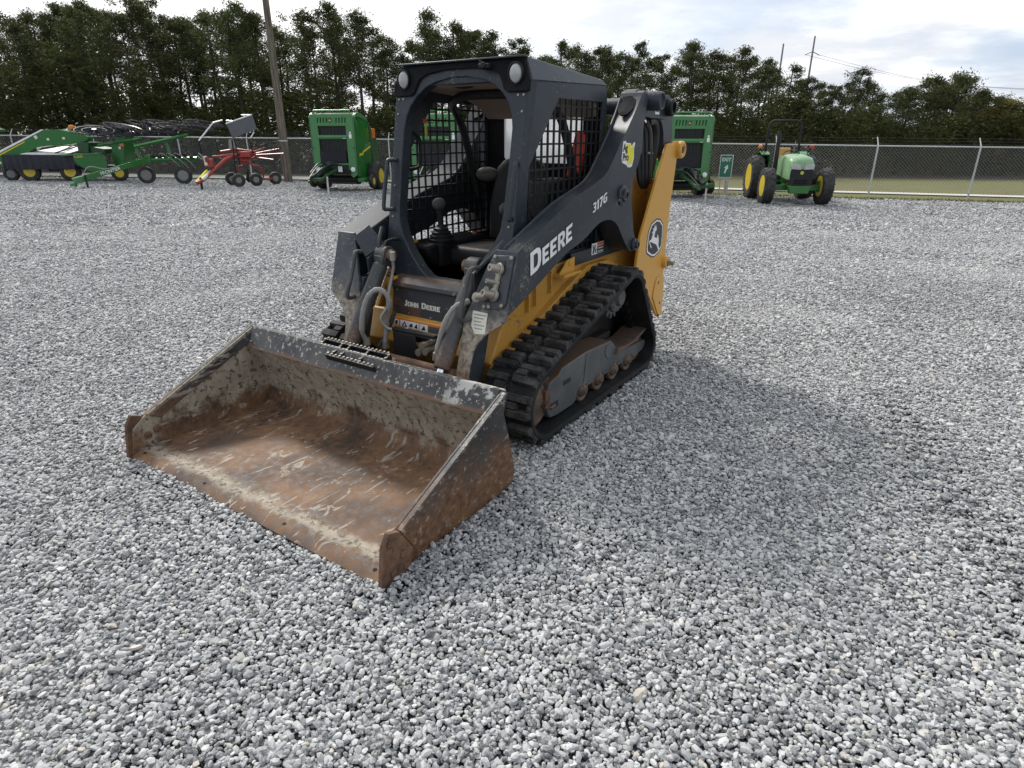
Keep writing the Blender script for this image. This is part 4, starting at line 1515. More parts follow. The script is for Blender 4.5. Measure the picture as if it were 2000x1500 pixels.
# ---- rear towers
DEER = [(-3.0630, 0.9671), (-3.0928, 0.9536), (-3.1034, 0.9625), (-3.0951, 0.9837), (-3.1182, 0.9609), (-3.1276, 0.9835), (-3.1424, 0.9581), (-3.1493, 0.9437), (-3.1244, 0.9329), (-3.1157, 0.9066), (-3.1151, 0.8930), (-3.1634, 0.8814), (-3.1754, 0.8855), (-3.1706, 0.9068), (-3.1874, 0.8978), (-3.2000, 0.8754), (-3.2088, 0.8533), (-3.2078, 0.8254), (-3.2357, 0.7862), (-3.2245, 0.7771), (-3.1879, 0.8140), (-3.1647, 0.8347), (-3.1159, 0.8482), (-3.0675, 0.8635), (-3.0445, 0.8713), (-3.0420, 0.8580), (-3.0797, 0.8234), (-3.0678, 0.8202), (-3.0285, 0.8632), (-3.0256, 0.8772), (-3.0634, 0.8825), (-3.0765, 0.9046), (-3.0881, 0.9338), (-3.0686, 0.9246), (-3.0617, 0.9322), (-3.0950, 0.9432)]
TW = [(-3.237, 1.524), (-3.111, 1.33), (-2.998, 1.132), (-2.909, .984), (-2.871, .923), (-2.834, .719), (-2.93, .62), (-3.052, .52), (-3.30, .27), (-3.335, .245), (-3.405, .25), (-3.412, .39), (-3.38, .60), (-3.385, .875), (-3.400, 1.113), (-3.430, 1.315), (-3.445, 1.42),
      (-3.49, 1.43), (-3.513, 1.484), (-3.49, 1.525), (-3.45, 1.543), (-3.373, 1.545), (-3.33, 1.523), (-3.29, 1.530)]
for s in (1, -1):
    tw = MB().prism(TW, 'y', *sorted((s * .632, s * .656))).build('rear_tower', M['yellow'], LD, .005, smooth=25)
    mb = MB()
    mb.prism([(-3.06, .60), (-3.08, 1.28), (-3.12, 1.345), (-3.20, 1.385), (-3.34, 1.440), (-3.44, 1.44), (-3.40, .30), (-3.10, .30)], 'y', *sorted((s * .452, s * .476)))
    mb.bx(-3.385, -3.36, s * .476, s * .632, .30, 1.28)
    mb.bx(-3.36, -3.12, s * .476, s * .632, .60, .62)
    mb.build('tower_web', M['yellow_hull'], tw, .004)
    mb = MB()
    mb.lathe([(.060, .655), (.060, .685), (.052, .695), (.040, .695), (.034, .688), (.001, .688)], (-3.462, 0, 1.484), (0, s, 0), 24)
    mb.lathe([(.052, .40), (.052, .632)], (-3.44, 0, 1.475), (0, s, 0), 16)
    mb.lathe([(.050, .655), (.046, .685), (.034, .69)], (-3.365, 0, .675), (0, s, 0), 20)
    mb.build('pin_boss', M['yellow'], tw)
    MB().lathe([(.030, .69), (.030, .700), (.020, .703), (.020, .735), (.001, .735)], (-3.372, 0, .672), (0, s, 0), 16).build('pin', M['steel'], tw)
    MB().lathe([(.024, .6885), (.024, .692), (.001, .692)], (-3.462, 0, 1.484), (0, s, 0), 16).build('pin', M['ink'], tw)
    for (a, b) in ((-3.27, .53), (-3.33, .36), (-3.33, .255)):
        MB().lathe([(.011, .656), (.011, .666)], (a, 0, b), (0, s, 0), 10).build('hole', M['rust'], tw)
    MB().prism([(-3.215, .55), (-3.25, .575), (-3.32, .57), (-3.385, .54), (-3.40, .26), (-3.335, .25), (-3.18, .43)], 'y', *sorted((s * .6562, s * .664))).build('access_cover', M['yellow'], tw, .003)
    # leaping-deer shield
    C0 = Vector((-3.137, .885))
    sh = [(-3.146, 1.024), (-3.215, 1.012), (-3.279, .972), (-3.292, .90), (-3.291, .80), (-3.235, .762), (-3.150, .742), (-3.097, .748), (-2.995, .79), (-2.984, .82), (-2.990, .88), (-3.002, .947), (-3.050, 1.000)]
    for k, (sc, m) in enumerate(((1.0, 'ink'), (.93, 'white'), (.84, 'ink'))):
        P = [(C0.x + (a - C0.x) * sc, C0.y + (b - C0.y) * sc) for a, b in sh]
        MB().prism(P, 'y', *sorted((s * .656, s * (.6572 + .0012 * k)))).build('emblem', M[m], tw)
    MB().prism(DEER, 'y', *sorted((s * .657, s * .6612))).build('emblem_deer', M['white'], tw)
rb = MB()
rb.bx(-3.42, -3.28, -.632, .632, .30, .58)
rb.build('rear_bumper', M['yellow_hull'], LD, .012)
eh = MB()
eh.prism([(-2.63, .86), (-2.66, 1.36), (-2.72, 1.39), (-3.05, 1.36), (-3.34, 1.22), (-3.36, .60), (-2.64, .60)], 'y', -.445, .445)
eh.build('engine_hood', M['black'], LD, .02)

# ---- cab
xf = lambda q: -1.500 - (q - .76) * .195
OUT = [(.466, .83), (.466, 1.80), (.473, 1.85), (.43, 1.945), (.24, 1.952), (-.24, 1.952), (-.43, 1.945), (-.473, 1.85), (-.466, 1.80), (-.466, .83), (-.30, .745), (.30, .745)]
half = [(.090, .787), (.125, .797), (.186, .839), (.27, .925), (.345, 1.03), (.375, 1.10), (.385, 1.20), (.388, 1.50), (.386, 1.62), (.372, 1.69), (.345, 1.745), (.30, 1.795), (.24, 1.838), (.15, 1.868), (.06, 1.883)]
HOLE = half + [(-a, b) for a, b in reversed(half)]
cab = MB().prism(OUT, 'x', lambda p, q: xf(q) - .075, lambda p, q: xf(q), [HOLE]).build('cab_frame', M['navy'], LD, .006, smooth=30)
brow = [(.477, 1.795), (.477, 1.85), (.432, 1.950), (.24, 1.957), (-.24, 1.957), (-.432, 1.950), (-.477, 1.85), (-.477, 1.795), (-.345, 1.795), (-.315, 1.81), (-.298, 1.85), (-.275, 1.885), (-.23, 1.905), (-.10, 1.922), (.10, 1.922), (.23, 1.905), (.275, 1.885), (.298, 1.85), (.315, 1.81), (.345, 1.795)]
MB().prism(brow, 'x', lambda p, q: xf(q) - .005, lambda p, q: xf(q) + .014).build('lamp_housing', M['matt'], cab, .006)
for s in (1, -1):
    c0 = Vector((xf(1.883) + .014, s * .392, 1.883))
    mb = MB()
    mb.lathe([(1.12, 0), (1.12, .018), (1.0, .020), (.98, .010)], (0, 0, 0), (1, 0, 0), 28)
    mb.v = [(c0.x + v[0], c0.y + v[1] * .042, c0.z + v[2] * .049) for v in mb.v]
    hl = mb.build('headlight', M['black'], cab)
    mb = MB()
    mb.lathe([(1.0, .004), (.97, .012), (.8, .020), (.4, .026), (.01, .027)], (0, 0, 0), (1, 0, 0), 28)
    mb.v = [(c0.x + v[0], c0.y + v[1] * .041, c0.z + v[2] * .048) for v in mb.v]
    mb.build('lens', M['lens'], hl)
    # side panel with welded-wire screen
    SP = [(-1.575, .83), (-1.770, 1.83), (-1.78, 1.856), (-2.60, 1.872), (-2.625, 1.80), (-2.625, .83)]
    SH = [(-2.02, 1.775), (-2.565, 1.775), (-2.568, .90), (-1.680, .90), (-1.715, 1.42)]
    ys = sorted((s * .450, s * .465))
    sd = MB().prism(SP, 'y', *ys, holes=[SH]).build('cab_side', M['navy'], LD, .003)
    mb = MB()

    def span_x(z_):
        xs = []
        for (a, b) in zip(SH, SH[1:] + SH[:1]):
            if (a[1] - z_) * (b[1] - z_) < 0:
                xs.append(a[0] + (b[0] - a[0]) * (z_ - a[1]) / (b[1] - a[1]))
        return sorted(xs)[:2] if len(xs) > 1 else None

    def span_z(x_):
        zs = []
        for (a, b) in zip(SH, SH[1:] + SH[:1]):
            if (a[0] - x_) * (b[0] - x_) < 0:
                zs.append(a[1] + (b[1] - a[1]) * (x_ - a[0]) / (b[0] - a[0]))
        return sorted(zs)[:2] if len(zs) > 1 else None
    k = 0
    while True:
        z_ = .94 + .0665 * k
        if z_ > 1.77:
            break
        q = span_x(z_)
        if q:
            mb.bx(q[0] - .003, q[1] + .003, s * .4515, s * .4605, z_ - .0052, z_ + .0052)
        k += 1
    k = 0
    while True:
        x_ = -1.72 - .0655 * k
        if x_ < -2.56:
            break
        q = span_z(x_)
        if q:
            mb.bx(x_ - .0052, x_ + .0052, s * .4535, s * .4635, q[0] - .003, q[1] + .003)
        k += 1
    mb.build('side_screen', M['black'], sd)
    # outside grab handle on the post
    z1, z2 = 1.445, 1.165
    h = [(xf(z1), s * .43, z1), (xf(z1) + .035, s * .455, z1), (xf(z1) + .05, s * .462, z1 - .025), (xf(z2) + .05, s * .462, z2 + .025), (xf(z2) + .035, s * .455, z2), (xf(z2), s * .43, z2)]
    MB().tube(smoothpath(h, 3), .0125, 8).build('grab_handle', M['navy'], cab)
    h = [(-1.73, s * .445, 1.598), (-1.77, s * .425, 1.60), (-1.825, s * .42, 1.575), (-1.838, s * .42, 1.52), (-1.834, s * .42, 1.44), (-1.815, s * .42, 1.40), (-1.76, s * .425, 1.388), (-1.72, s * .445, 1.39)]
    MB().tube(smoothpath(h, 3), .011, 8).build('inner_handle', M['black'], cab)
    # arm console with joystick
    mb = MB()
    mb.bx(-2.25, -1.74, s * .20, s * .42, .80, .955)
    mb.prism([(-1.74, .80), (-1.74, .955), (-1.64, .945), (-1.66, .88)], 'y', *sorted((s * .22, s * .40)))
    co_ = mb.build('console', M['cabblack'], LD, .02)
    mb = MB()
    mb.lathe([(.085, 0), (.088, .012), (.072, .02), (.076, .034), (.06, .042), (.064, .056), (.046, .064), (.048, .078), (.03, .088), (.026, .10)], (-1.83, s * .27, .955), (0, 0, 1), 20)
    mb.tube([(-1.83, s * .27, 1.04), (-1.82, s * .265, 1.15)], [.018, .020], 10)
    mb.build('joystick', M['black'], LD)
    mb = MB()
    mb.ball((-1.800, s * .255, 1.185), (.052, .036, .038), 14, 10)
    mb.build('joystick_grip', M['head'], LD)
MB().bx(-1.67, -1.72, -.40, -.37, .93, .965).build('yellow_button', M['yellow'], LD, .004)
rf = MB()
rf.add([(-1.738, -.428, 1.964), (-1.738, .428, 1.964), (-2.60, .428, 1.908), (-2.60, -.428, 1.908),
        (-1.726, -.476, 1.848), (-1.726, .476, 1.848), (-2.608, .474, 1.872), (-2.608, -.474, 1.872)],
       [(0, 1, 2, 3), (4, 5, 6, 7), (0, 1, 5, 4), (1, 2, 6, 5), (2, 3, 7, 6), (3, 0, 4, 7)])
rf.build('roof', M['navy'], cab, .006)
mb = MB()
mb.bx(-1.745, -1.700, -.436, .436, 1.957, 1.967)
mb.build('roof_edge', M['navy'], cab, .003)
mb = MB()
mb.box((-1.69, .20, 1.925), (.035, .07, .022))
mb.box((-1.70, .165, 1.94), (.02, .012, .03))
mb.lathe([(.016, 0), (.016, .012)], (-1.675, .20, 1.928), (1, 0, 0), 10)
mb.build('roof_latch', M['black'], cab, .003)
mb = MB()
mb.lathe([(.10, 0), (.105, .012), (.09, .02)], (0, 0, 0), (1, 0, -.6), 20)
mb.v = [(v[0] * .6 - 1.80, v[1] * 1.05 - .045, v[2] * .45 + 1.872) for v in mb.v]
mb.build('dome_vent', M['black'], cab)
hd = MB()
hd.prism([(-1.77, 1.862), (-1.80, 1.842), (-2.25, 1.815), (-2.46, 1.755), (-2.565, 1.68), (-2.575, 1.83)], 'y', -.43, .43)
hd.build('headliner', M['tan'], LD, .02)
# rear wall with whitened window
WO = [(-.445, .62), (.445, .62), (.445, 1.84), (-.445, 1.84)]
WH = [(-.31, 1.44), (-.295, 1.415), (-.265, 1.405), (.265, 1.405), (.30, 1.42), (.318, 1.46), (.318, 1.735), (.30, 1.775), (.265, 1.792), (-.265, 1.792), (-.295, 1.782), (-.31, 1.755)]
rw = MB().prism(WO, 'x', -2.612, -2.592, [WH]).build('rear_wall', M['cabblack'], LD)
MB().prism([(a * .995, 1.6 + (b - 1.6) * .995) for a, b in WH], 'x', -2.604, -2.600).build('rear_window', M['glass'], rw)
fl = MB()
fl.bx(-2.60, -1.55, -.445, .445, .60, .62)
fl.bx(-2.60, -1.56, .438, .449, .62, .92)
fl.bx(-2.60, -1.56, -.449, -.438, .62, .92)
fl.bx(-2.59, -2.30, -.44, .44, .62, .80)
fl.build('cab_floor', M['cabblack'], LD)
se = MB()
se.bx(-2.27, -1.83, -.24, .19, .800, .925)
seat = se.build('seat', M['vinyl'], LD, .045, seg=4)
bb = MB()
bb.prism([(-.235, .90), (.185, .90), (.20, 1.15), (.16, 1.38), (.10, 1.44), (-.15, 1.44), (-.21, 1.38), (-.25, 1.15)], 'x', lambda p, q: -2.28 - (q - .9) * .14 - .10, lambda p, q: -2.28 - (q - .9) * .14)
bb.build('backrest', M['vinyl'], seat, .04, seg=4)
mb = MB()
mb.ball((-2.36, -.285, 1.335), (.06, .092, .048), 16, 10)
mb.build('armrest', M['head'], LD)
mb = MB()
mb.bx(-2.20, -2.17, -.285, -.262, .91, .965)
mb.build('belt_buckle', M['reddish'], LD, .004)
for s in (1, -1):
    lb = [(-2.40, s * .40, 1.18), (-2.34, s * .395, 1.36), (-2.24, s * .385, 1.60), (-2.16, s * .375, 1.705), (-2.05, s * .32, 1.765), (-1.97, s * .18, 1.80), (-1.95, 0, 1.805)]
    MB().tube(smoothpath(lb, 4), [.026] * 25, 10).build('lap_bar', M['vinyl'], LD)
# bits seen through the screens
mb = MB()
mb.prism([(.255, 1.325), (.365, 1.355), (.395, 1.570), (.345, 1.615), (.310, 1.575)], 'x', -2.53, -2.49)
mb.build('red_cover', M['red'], LD, .012)
mb = MB()
mb.box((-2.15, .33, 1.22), (.26, .14, .24))
mb.build('side_box', M['vinyl'], LD, .03, seg=3)
mb = MB()
mb.box((-1.865, -.395, 1.665), (.030, .012, .028))
mb.build('red_tag', M['red'], LD, .004)
mb = MB()
mb.box((-1.872, -.395, 1.605), (.022, .006, .065))
mb.build('lime_tag', M['lime'], LD, .003)
for s in (1, -1):
    for (z_, y_) in ((1.78, .44), (1.70, .44), (1.78, .405), (1.30, .43), (1.12, .43)):
        MB().lathe([(.0065, 0), (.0065, .004), (.003, .005)], (xf(z_), s * y_, z_), (1, 0, .2), 8).build('screw', M['steel'], cab)
# ------------------------------------------------------------------ farm machines along the fence
def wheel_part(par, c, ax, r, w, rim, rimmat, lugs=0, dish=.35):
    """tyre (part 'wheel') with its rim as sub-part; ax points to the outer side"""
    c, ax = Vector(c), Vector(ax).normalized()
    mb = MB()
    h = w / 2
    mb.lathe([(rim, -h * .8), (rim + (r - rim) * .5, -h), (r * .95, -h * .85), (r * (.975 if lugs else 1), -h * .45), (r * (.975 if lugs else 1), h * .45), (r * .95, h * .85), (rim + (r - rim) * .5, h), (rim, h * .8)], c, ax, 32, True)
    if lugs:
        u, v = perp(ax)
        for k in range(lugs):
            for s in (1, -1):
                a = 2 * math.pi * (k + (.5 if s > 0 else 0)) / lugs
                tw = 1.1 / lugs * 2.2
                P = []
                for (t, da) in ((.02 * s, tw), (h * .98 * s, -tw * .2)):
                    for dd in (-.022, .022):
                        for rr in (.93, 1.0):
                            aa = a + da + dd * .62 / r
                            P.append(c + ax * t + (u * math.cos(aa) + v * math.sin(aa)) * r * (rr if abs(t) < h * .9 else rr * .965))
                mb.add(P, [(0, 1, 3, 2), (4, 6, 7, 5), (0, 4, 5, 1), (2, 3, 7, 6), (1, 5, 7, 3), (0, 2, 6, 4)])
    wh = mb.build('wheel', M['tyre'], par, smooth=40)
    mb = MB()
    mb.lathe([(rim * 1.02, h * .82), (rim * 1.0, h * .55), (rim * .82, h * dish), (rim * .45, h * dish * .9), (rim * .35, h * dish * 1.5), (rim * .2, h * dish * 1.6), (.001, h * dish * 1.6), (.001, -h * .2), (rim * .9, -h * .5), (rim, -h * .82)], c, ax, 28)
    for k in range(6):
        a = R(60 * k)
        u, v = perp(ax)
        mb.lathe([(rim * .06, 0), (rim * .06, .015)], c + ax * h * dish * .95 + (u * math.cos(a) + v * math.sin(a)) * rim * .62, ax, 6)
    mb.build('rim', rimmat, wh)
    return wh


CP, SP = math.cos(R(21.834)), math.sin(R(21.834))


def spot(px, py, Y):
    """where a sight line from the yard gate meets the upright plane Y (used to take the machines' proportions)"""
    k = (750 - py) / 1218
    z = Y * (k * CP - SP) / (CP + k * SP)
    return (px - 1000) / 1218 * (Y * CP - z * SP), 1.59 + z


# ---- round balers: local x = towards the hitch, y = its left, z up
def baler():
    b = empty('round_baler', '', 'round baler', (0, 0, 0))
    W, H = .86, 2.72
    # front face frame with two dark openings
    face = [(-W, .62), (-W * .80, .50), (-W * .62, .62), (-W * .62, .95), (W * .62, .95), (W * .62, .62), (W * .80, .50), (W, .62), (W, H - .10), (W - .06, H - .02), (-W + .06, H - .02), (-W, H - .10)]
    op = [[(-W * .64, 1.02), (W * .62, 1.02), (W * .62, 1.85), (-W * .64, 1.85)], [(-W * .64, 1.99), (W * .62, 1.99), (W * .62, 2.30), (-W * .64, 2.30)]]
    sl = [[(y0 + k * .115, 2.40), (y0 + k * .115 + .055, 2.40), (y0 + k * .115 + .075, 2.57), (y0 + k * .115 + .02, 2.57)] for y0 in (-.56, .16) for k in range(4)]
    body = MB().prism(face, 'x', -.06, .0, op + sl).build('front_frame', M['green_light'], b, .012)
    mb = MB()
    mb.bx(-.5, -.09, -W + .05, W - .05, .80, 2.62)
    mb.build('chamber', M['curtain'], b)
    for k in range(8):
        y0 = -W * .64 + k * .135
        MB().bx(-.085, -.075, y0 + .006, y0 + .129, 1.02, 2.28).build('belt', M['black'], b)
    MB().cyl((-.03, -W * .66, 1.92), (-.03, W * .66, 1.92), .06, n=14).build('roller', M['green_light'], b)
    # tiled guard below
    g = MB()
    for k in range(13):
        y_ = -.54 + k * .082
        g.bx(.012, .022, y_ - .006, y_ + .006, 1.05, 1.44)
    for k in range(6):
        g.bx(.010, .020, -.54, .45, 1.06 + k * .075 - .006, 1.06 + k * .075 + .006)
    g.bx(.004, .010, -.56, .47, 1.04, 1.45)
    g.build('guard', M['curtain'], b)
    # sides
    for s in (1, -1):
        side = [(-.0, .62), (0, H - .12), (-.18, H + .02), (-.42, H + .06), (-1.15, H - .10), (-1.36, H - .30), (-1.45, 1.5), (-1.50, .85), (-.75, .55)]
        MB().prism(side, 'y', *sorted((s * (W - .06), s * W))).build('side_panel', M['green'], b, .02)
        MB().prism([(-.02, H - .14), (-.18, H + .01), (-.42, H + .05), (-1.15, H - .11), (-1.34, H - .30), (-1.15, H - .22), (-.42, H - .10), (-.25, H - .12), (-.22, H - .50)], 'y', *sorted((s * (W + .001), s * (W + .03)))).build('shoulder', M['green_light'], b, .012)
        st_ = MB()
        st_.prism([(-.30, 1.22), (-.30, 1.36), (-.58, 1.36), (-.68, 1.44), (-1.44, 1.62), (-1.44, 1.56), (-.72, 1.38), (-.60, 1.28), (-.34, 1.28)], 'y', *sorted((s * (W + .001), s * (W + .006))))
        st_.build('yellow_stripe', M['brand_yellow'], b)
        MB().prism([(-.70, 1.47), (-1.44, 1.66), (-1.44, 1.74), (-.95, 1.66)], 'y', *sorted((s * (W + .001), s * (W + .006)))).build('pale_stripe', M['green_light'], b)
        gate = [(-1.55, .85), (-1.48, 1.55), (-1.42, 2.35), (-1.7, 2.25), (-2.15, 1.75), (-2.2, 1.1), (-1.9, .75)]
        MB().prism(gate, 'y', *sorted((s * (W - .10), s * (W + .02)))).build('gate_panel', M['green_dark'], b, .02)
        MB().box((-1.55, s * (W + .10), 2.05), (.03, .14, .34)).build('marker_lamp', M['amber'], b, .01)
        wheel_part(b, (-1.25, s * 1.12, .52), (0, s, 0), .52, .42, .26, M['rimyellow'])
        wheel_part(b, (-.52, s * 1.20, .36), (0, s, 0), .25, .16, .125, M['rimyellow'])
        mb = MB()
        mb.bx(-.62, .05, s * .86, s * 1.10, .36, .50)
        mb.prism([(-.1, .95), (-.9, .85), (-1.0, .45), (-.5, .38), (-.1, .55)], 'y', *sorted((s * .80, s * .90)))
        mb.build('pickup_side', M['green'], b, .01)
        MB().lathe([(.085, 0), (.085, .03), (.05, .045), (.001, .05)], (0, s * .69, .80), (1, 0, 0), 16).build('work_lamp', M['white'], b)
        MB().box((.012, s * .80 , 1.55), (.02, .05, .05)).build('catch', M['green_dark'], b)
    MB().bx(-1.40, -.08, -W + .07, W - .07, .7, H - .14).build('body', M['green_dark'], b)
    MB().prism([(-.05, H - .05), (-.40, H + .03), (-1.15, H - .14), (-1.40, H - .40), (-2.1, 1.8), (-2.1, 1.0), (-1.40, 1.0), (-.05, H - .4)], 'y', -W + .08, W - .08).build('top_cover', M['green'], b)
    # rails on the roof
    mb = MB()
    mb.cyl((-.08, -.70, H + .10), (-.08, .70, H + .10), .028, n=8)
    for y_ in (-.70, .70):
        mb.cyl((-.08, y_, H - .04), (-.08, y_, H + .10), .02, n=6)
    for y_ in (-.42, .42):
        mb.tube([(-.02, y_ - .10, H + .07), (-.30, y_ + .10, H + .20)], .022, 6)
    mb.build('roof_rail', M['green_light'], b)
    # emblem
    MB().lathe([(.075, 0), (.075, .006)], (0, -.045, 2.485), (1, 0, 0), 20).build('emblem', M['ink'], b)
    MB().prism([(-.095, 2.45), (-.03, 2.47), (.0, 2.445), (.005, 2.47), (-.035, 2.50), (-.06, 2.535), (-.07, 2.50)], 'x', .006, .009).build('emblem_deer', M['brand_yellow'], b)
    # pick up, tongue, driveline
    MB().cyl((-.30, -.80, .42), (-.30, .80, .42), .16, n=16).build('pickup_reel', M['black'], b)
    mb = MB()
    mb.bx(-.20, .0, -.78, .78, .30, .37)
    mb.bx(-.10, .04, -.60, .60, .62, .78)
    mb.build('windguard', M['black'], b)
    mb = MB()
    mb.prism([(.0, .90), (.45, .80), (1.55, .56), (1.75, .50), (1.75, .42), (1.5, .46), (.4, .70), (-.2, .78)], 'y', -.28, -.20)
    mb.prism([(.0, .90), (.45, .80), (1.55, .56), (1.55, .50), (.4, .70), (-.2, .78)], 'y', .06, .14)
    mb.bx(1.30, 1.62, -.30, .15, .48, .58)
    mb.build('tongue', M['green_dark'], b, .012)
    MB().tube(smoothpath([(0, -.05, 1.0), (.6, -.06, .92), (1.3, -.10, .72), (1.75, -.12, .62)], 4), .055, 10).build('driveline', M['black'], b)
    for pts in ([(.02, -.5, .95), (.15, -.2, 1.06), (.25, .1, 1.02), (.15, .45, .92)], [(.3, -.1, .95), (.9, -.2, 1.05), (1.5, -.28, .75)], [(.3, 0, .85), (.9, .02, .90), (1.5, -.05, .62)], [(.02, .3, .9), (.5, .12, 1.0), (1.1, -.02, .88), (1.6, -.15, .60)], [(.1, -.35, .8), (.6, -.33, .95), (1.2, -.30, .78), (1.7, -.25, .55)]):
        MB().tube(smoothpath(pts, 4), .022, 6).build('hose', M['hoseblack'], b)
    mb = MB()
    mb.cyl((1.25, .22, 0), (1.25, .22, .62), .035, n=8)
    mb.bx(1.17, 1.33, .14, .30, 0, .02)
    mb.build('jack_stand', M['silver'], b)
    MB().box((.014, .45, 1.90), (.008, .12, .06)).build('decal', M['white'], b)
    MB().box((.004, .69, 1.95), (.008, .10, .15)).build('decal', M['white'], b)
    MB().box((.004, .69, 2.07), (.008, .06, .06)).build('decal', M['white'], b)
    MB().box((.15, .25, .82), (.008, .16, .20)).build('decal', M['white'], b)
    return b


def place(o, X, Y, rz, label, group=None):
    o.location = (X, Y, gz(X, Y))
    o.rotation_euler = (0, 0, rz)
    o['label'] = label
    if group:
        o['group'] = group
    return o


GB = 'green round balers parked in a row'
B1 = baler()
place(B1, -6.58, 24.6, R(-90 - 10), 'square fronted green round baler standing right of the wooden utility pole', GB)
place(copy_tree(B1), -2.75, 23.6, R(-90 - 4), 'green round baler seen through the wire screens of the loader cab', GB)
place(copy_tree(B1), 6.12, 23.1, R(-90 + 9), 'green round baler behind the tall yellow tower of the loader, by the exit sign', GB)

# ---- green tractor with folding roll bar
tx, ty = 9.30, 21.45
T = empty('tractor', 'small green tractor with yellow wheels and a black roll bar, facing the yard', 'tractor', (tx, ty, gz(tx, ty)), math.atan2(-.989, -.13))
for s in (1, -1):
    wheel_part(T, (0, s * .90, .58), (0, s, 0), .58, .36, .33, M['rimyellow'], 18)
    wheel_part(T, (-2.05, s * .88, .745), (0, s, 0), .745, .46, .44, M['rimyellow'], 20)
    # rear fender
    fa = [(-2.05 + .84 * math.cos(R(a)), .80 + .80 * math.sin(R(a))) for a in range(62, 171, 12)]
    fb = [(-2.05 + .80 * math.cos(R(a)), .80 + .76 * math.sin(R(a))) for a in range(170, 61, -12)]
    MB().prism(fa + fb, 'y', *sorted((s * .52, s * .80))).build('fender', M['green'], T, .01)
    MB().prism(fb[:] + [(-1.75, 1.0), (-2.7, .8)], 'y', *sorted((s * .50, s * .525))).build('fender_side', M['green'], T)
    MB().lathe([(.07, 0), (.075, .05), (.05, .10), (.001, .11)], (-1.75, s * .86, 1.72), (.3, 0, 1), 12).build('signal_lamp', M['amber'] if s < 0 else M['reddish'], T)
    MB().cyl((-1.85, s * .74, 1.55), (-1.76, s * .86, 1.72), .02, n=6).build('lamp_stalk', M['black'], T)
hood = MB()
secs = [(.52, .34, 1.33, .80), (.47, .37, 1.41, .80), (.2, .39, 1.51, .80), (-.4, .40, 1.56, .85), (-1.0, .40, 1.52, .9)]
V = []
for (x_, w, zt, zb) in secs:
    V += [(x_, -w, zb), (x_, -w, zt - .16), (x_, -w * .86, zt - .05), (x_, -w * .5, zt), (x_, 0, zt + .015), (x_, w * .5, zt), (x_, w * .86, zt - .05), (x_, w, zt - .16), (x_, w, zb)]
F = [(i * 9 + k, i * 9 + k + 1, (i + 1) * 9 + k + 1, (i + 1) * 9 + k) for i in range(4) for k in range(8)] + [tuple(range(9)), tuple(range(36, 45)), ] + [(i * 9 + 8, i * 9, (i + 1) * 9, (i + 1) * 9 + 8) for i in range(4)]
hood.add(V, F)
M['hood'] = flat('sunlit_hood_green', (.21, .36, .19), .16)  # glare on the hood is put into this pale green
ho = hood.build('hood', M['hood'], T, .015, smooth=45)
MB().prism([(-.35, .64), (.35, .64), (.35, 1.08), (.31, 1.13), (-.31, 1.13), (-.35, 1.08)], 'x', .50, .545).build('grille', M['black'], T, .01)
for s in (1, -1):
    MB().prism([(s * .04, 1.11), (s * .33, 1.13), (s * .355, 1.26), (s * .28, 1.28), (s * .08, 1.26)], 'x', .50, .552).build('headlight', M['lens'], T, .008)
MB().lathe([(.055, 0), (.055, .006)], (.545, 0, 1.02), (1, 0, 0), 16).build('emblem', M['lime'], T)
for z_ in (.70, .78):
    MB().box((.548, 0, z_), (.006, .40, .05)).build('grille_badge', M['cabblack'], T)
mb = MB()
mb.bx(-1.3, .45, -.20, .20, .45, .85)
mb.bx(-.12, .12, -.76, .76, .44, .62)
mb.prism([(-.28, .38), (.28, .38), (.34, .62), (-.34, .62)], 'x', .30, .56)
mb.build('chassis', M['green'], T, .015)
mb = MB()
mb.bx(-2.35, -1.2, -.30, .30, .45, 1.05)
mb.bx(-1.6, -.95, -.62, .62, .62, .68)
mb.build('transmission', M['green_dark'], T, .015)
mb = MB()
mb.bx(-.80, -.25, .36, .66, .50, .82)
mb.build('fuel_tank', M['black'], T, .03)
mb = MB()
for s in (1, -1):
    mb.box((0, s * .74, .58), (.18, .10, .34))
mb.build('axle_hub', M['green'], T, .02)
# exhaust
MB().tube([(-.55, -.58, .75), (-.55, -.58, 1.05), (-.55, -.58, 2.15), (-.60, -.59, 2.24)], [.05, .075, .065, .055], 12).build('exhaust_stack', M['black'], T)
# roll bar
rp = [(-2.25, -.56, .95), (-2.25, -.56, 1.75), (-2.25, -.54, 2.42), (-2.25, -.50, 2.54), (-2.25, -.40, 2.60), (-2.25, .40, 2.60), (-2.25, .50, 2.54), (-2.25, .54, 2.42), (-2.25, .56, 1.75), (-2.25, .56, .95)]
MB().tube(rp, .038, 10).build('roll_bar', M['black'], T)
mb = MB()
for s in (1, -1):
    mb.box((-2.25, s * .56, 1.72), (.09, .09, .12))
    mb.bx(-2.30, -2.20, s * .52, s * .60, .95, 1.66)
mb.build('roll_bar_hinge', M['black'], T, .01)
se_ = MB().bx(-2.05, -1.55, -.26, .26, 1.08, 1.22).build('seat', M['seattan'], T, .05)
MB().box((-2.06, 0, 1.45), (.12, .50, .55), Matrix.Rotation(R(-8), 3, 'Y')).build('backrest', M['seattan'], se_, .05)
ring = [(-1.22 + .19 * math.cos(R(a)) * .55, .19 * math.sin(R(a)), 1.52 - .19 * math.cos(R(a)) * .6) for a in range(0, 361, 18)]
MB().tube(ring, .015, 6).build('steering_wheel', M['black'], T)
MB().cyl((-1.0, 0, 1.2), (-1.22, 0, 1.52), .03, n=8).build('steering_column', M['black'], T)
mb = MB()
mb.bx(-1.10, -1.0, -.32, .32, 1.0, 1.5)
mb.build('dash', M['black'], T, .03)
MB().cyl((-1.9, .30, 1.2), (-1.85, .32, 1.95), .012, n=6).build('lever', M['hose'], T)

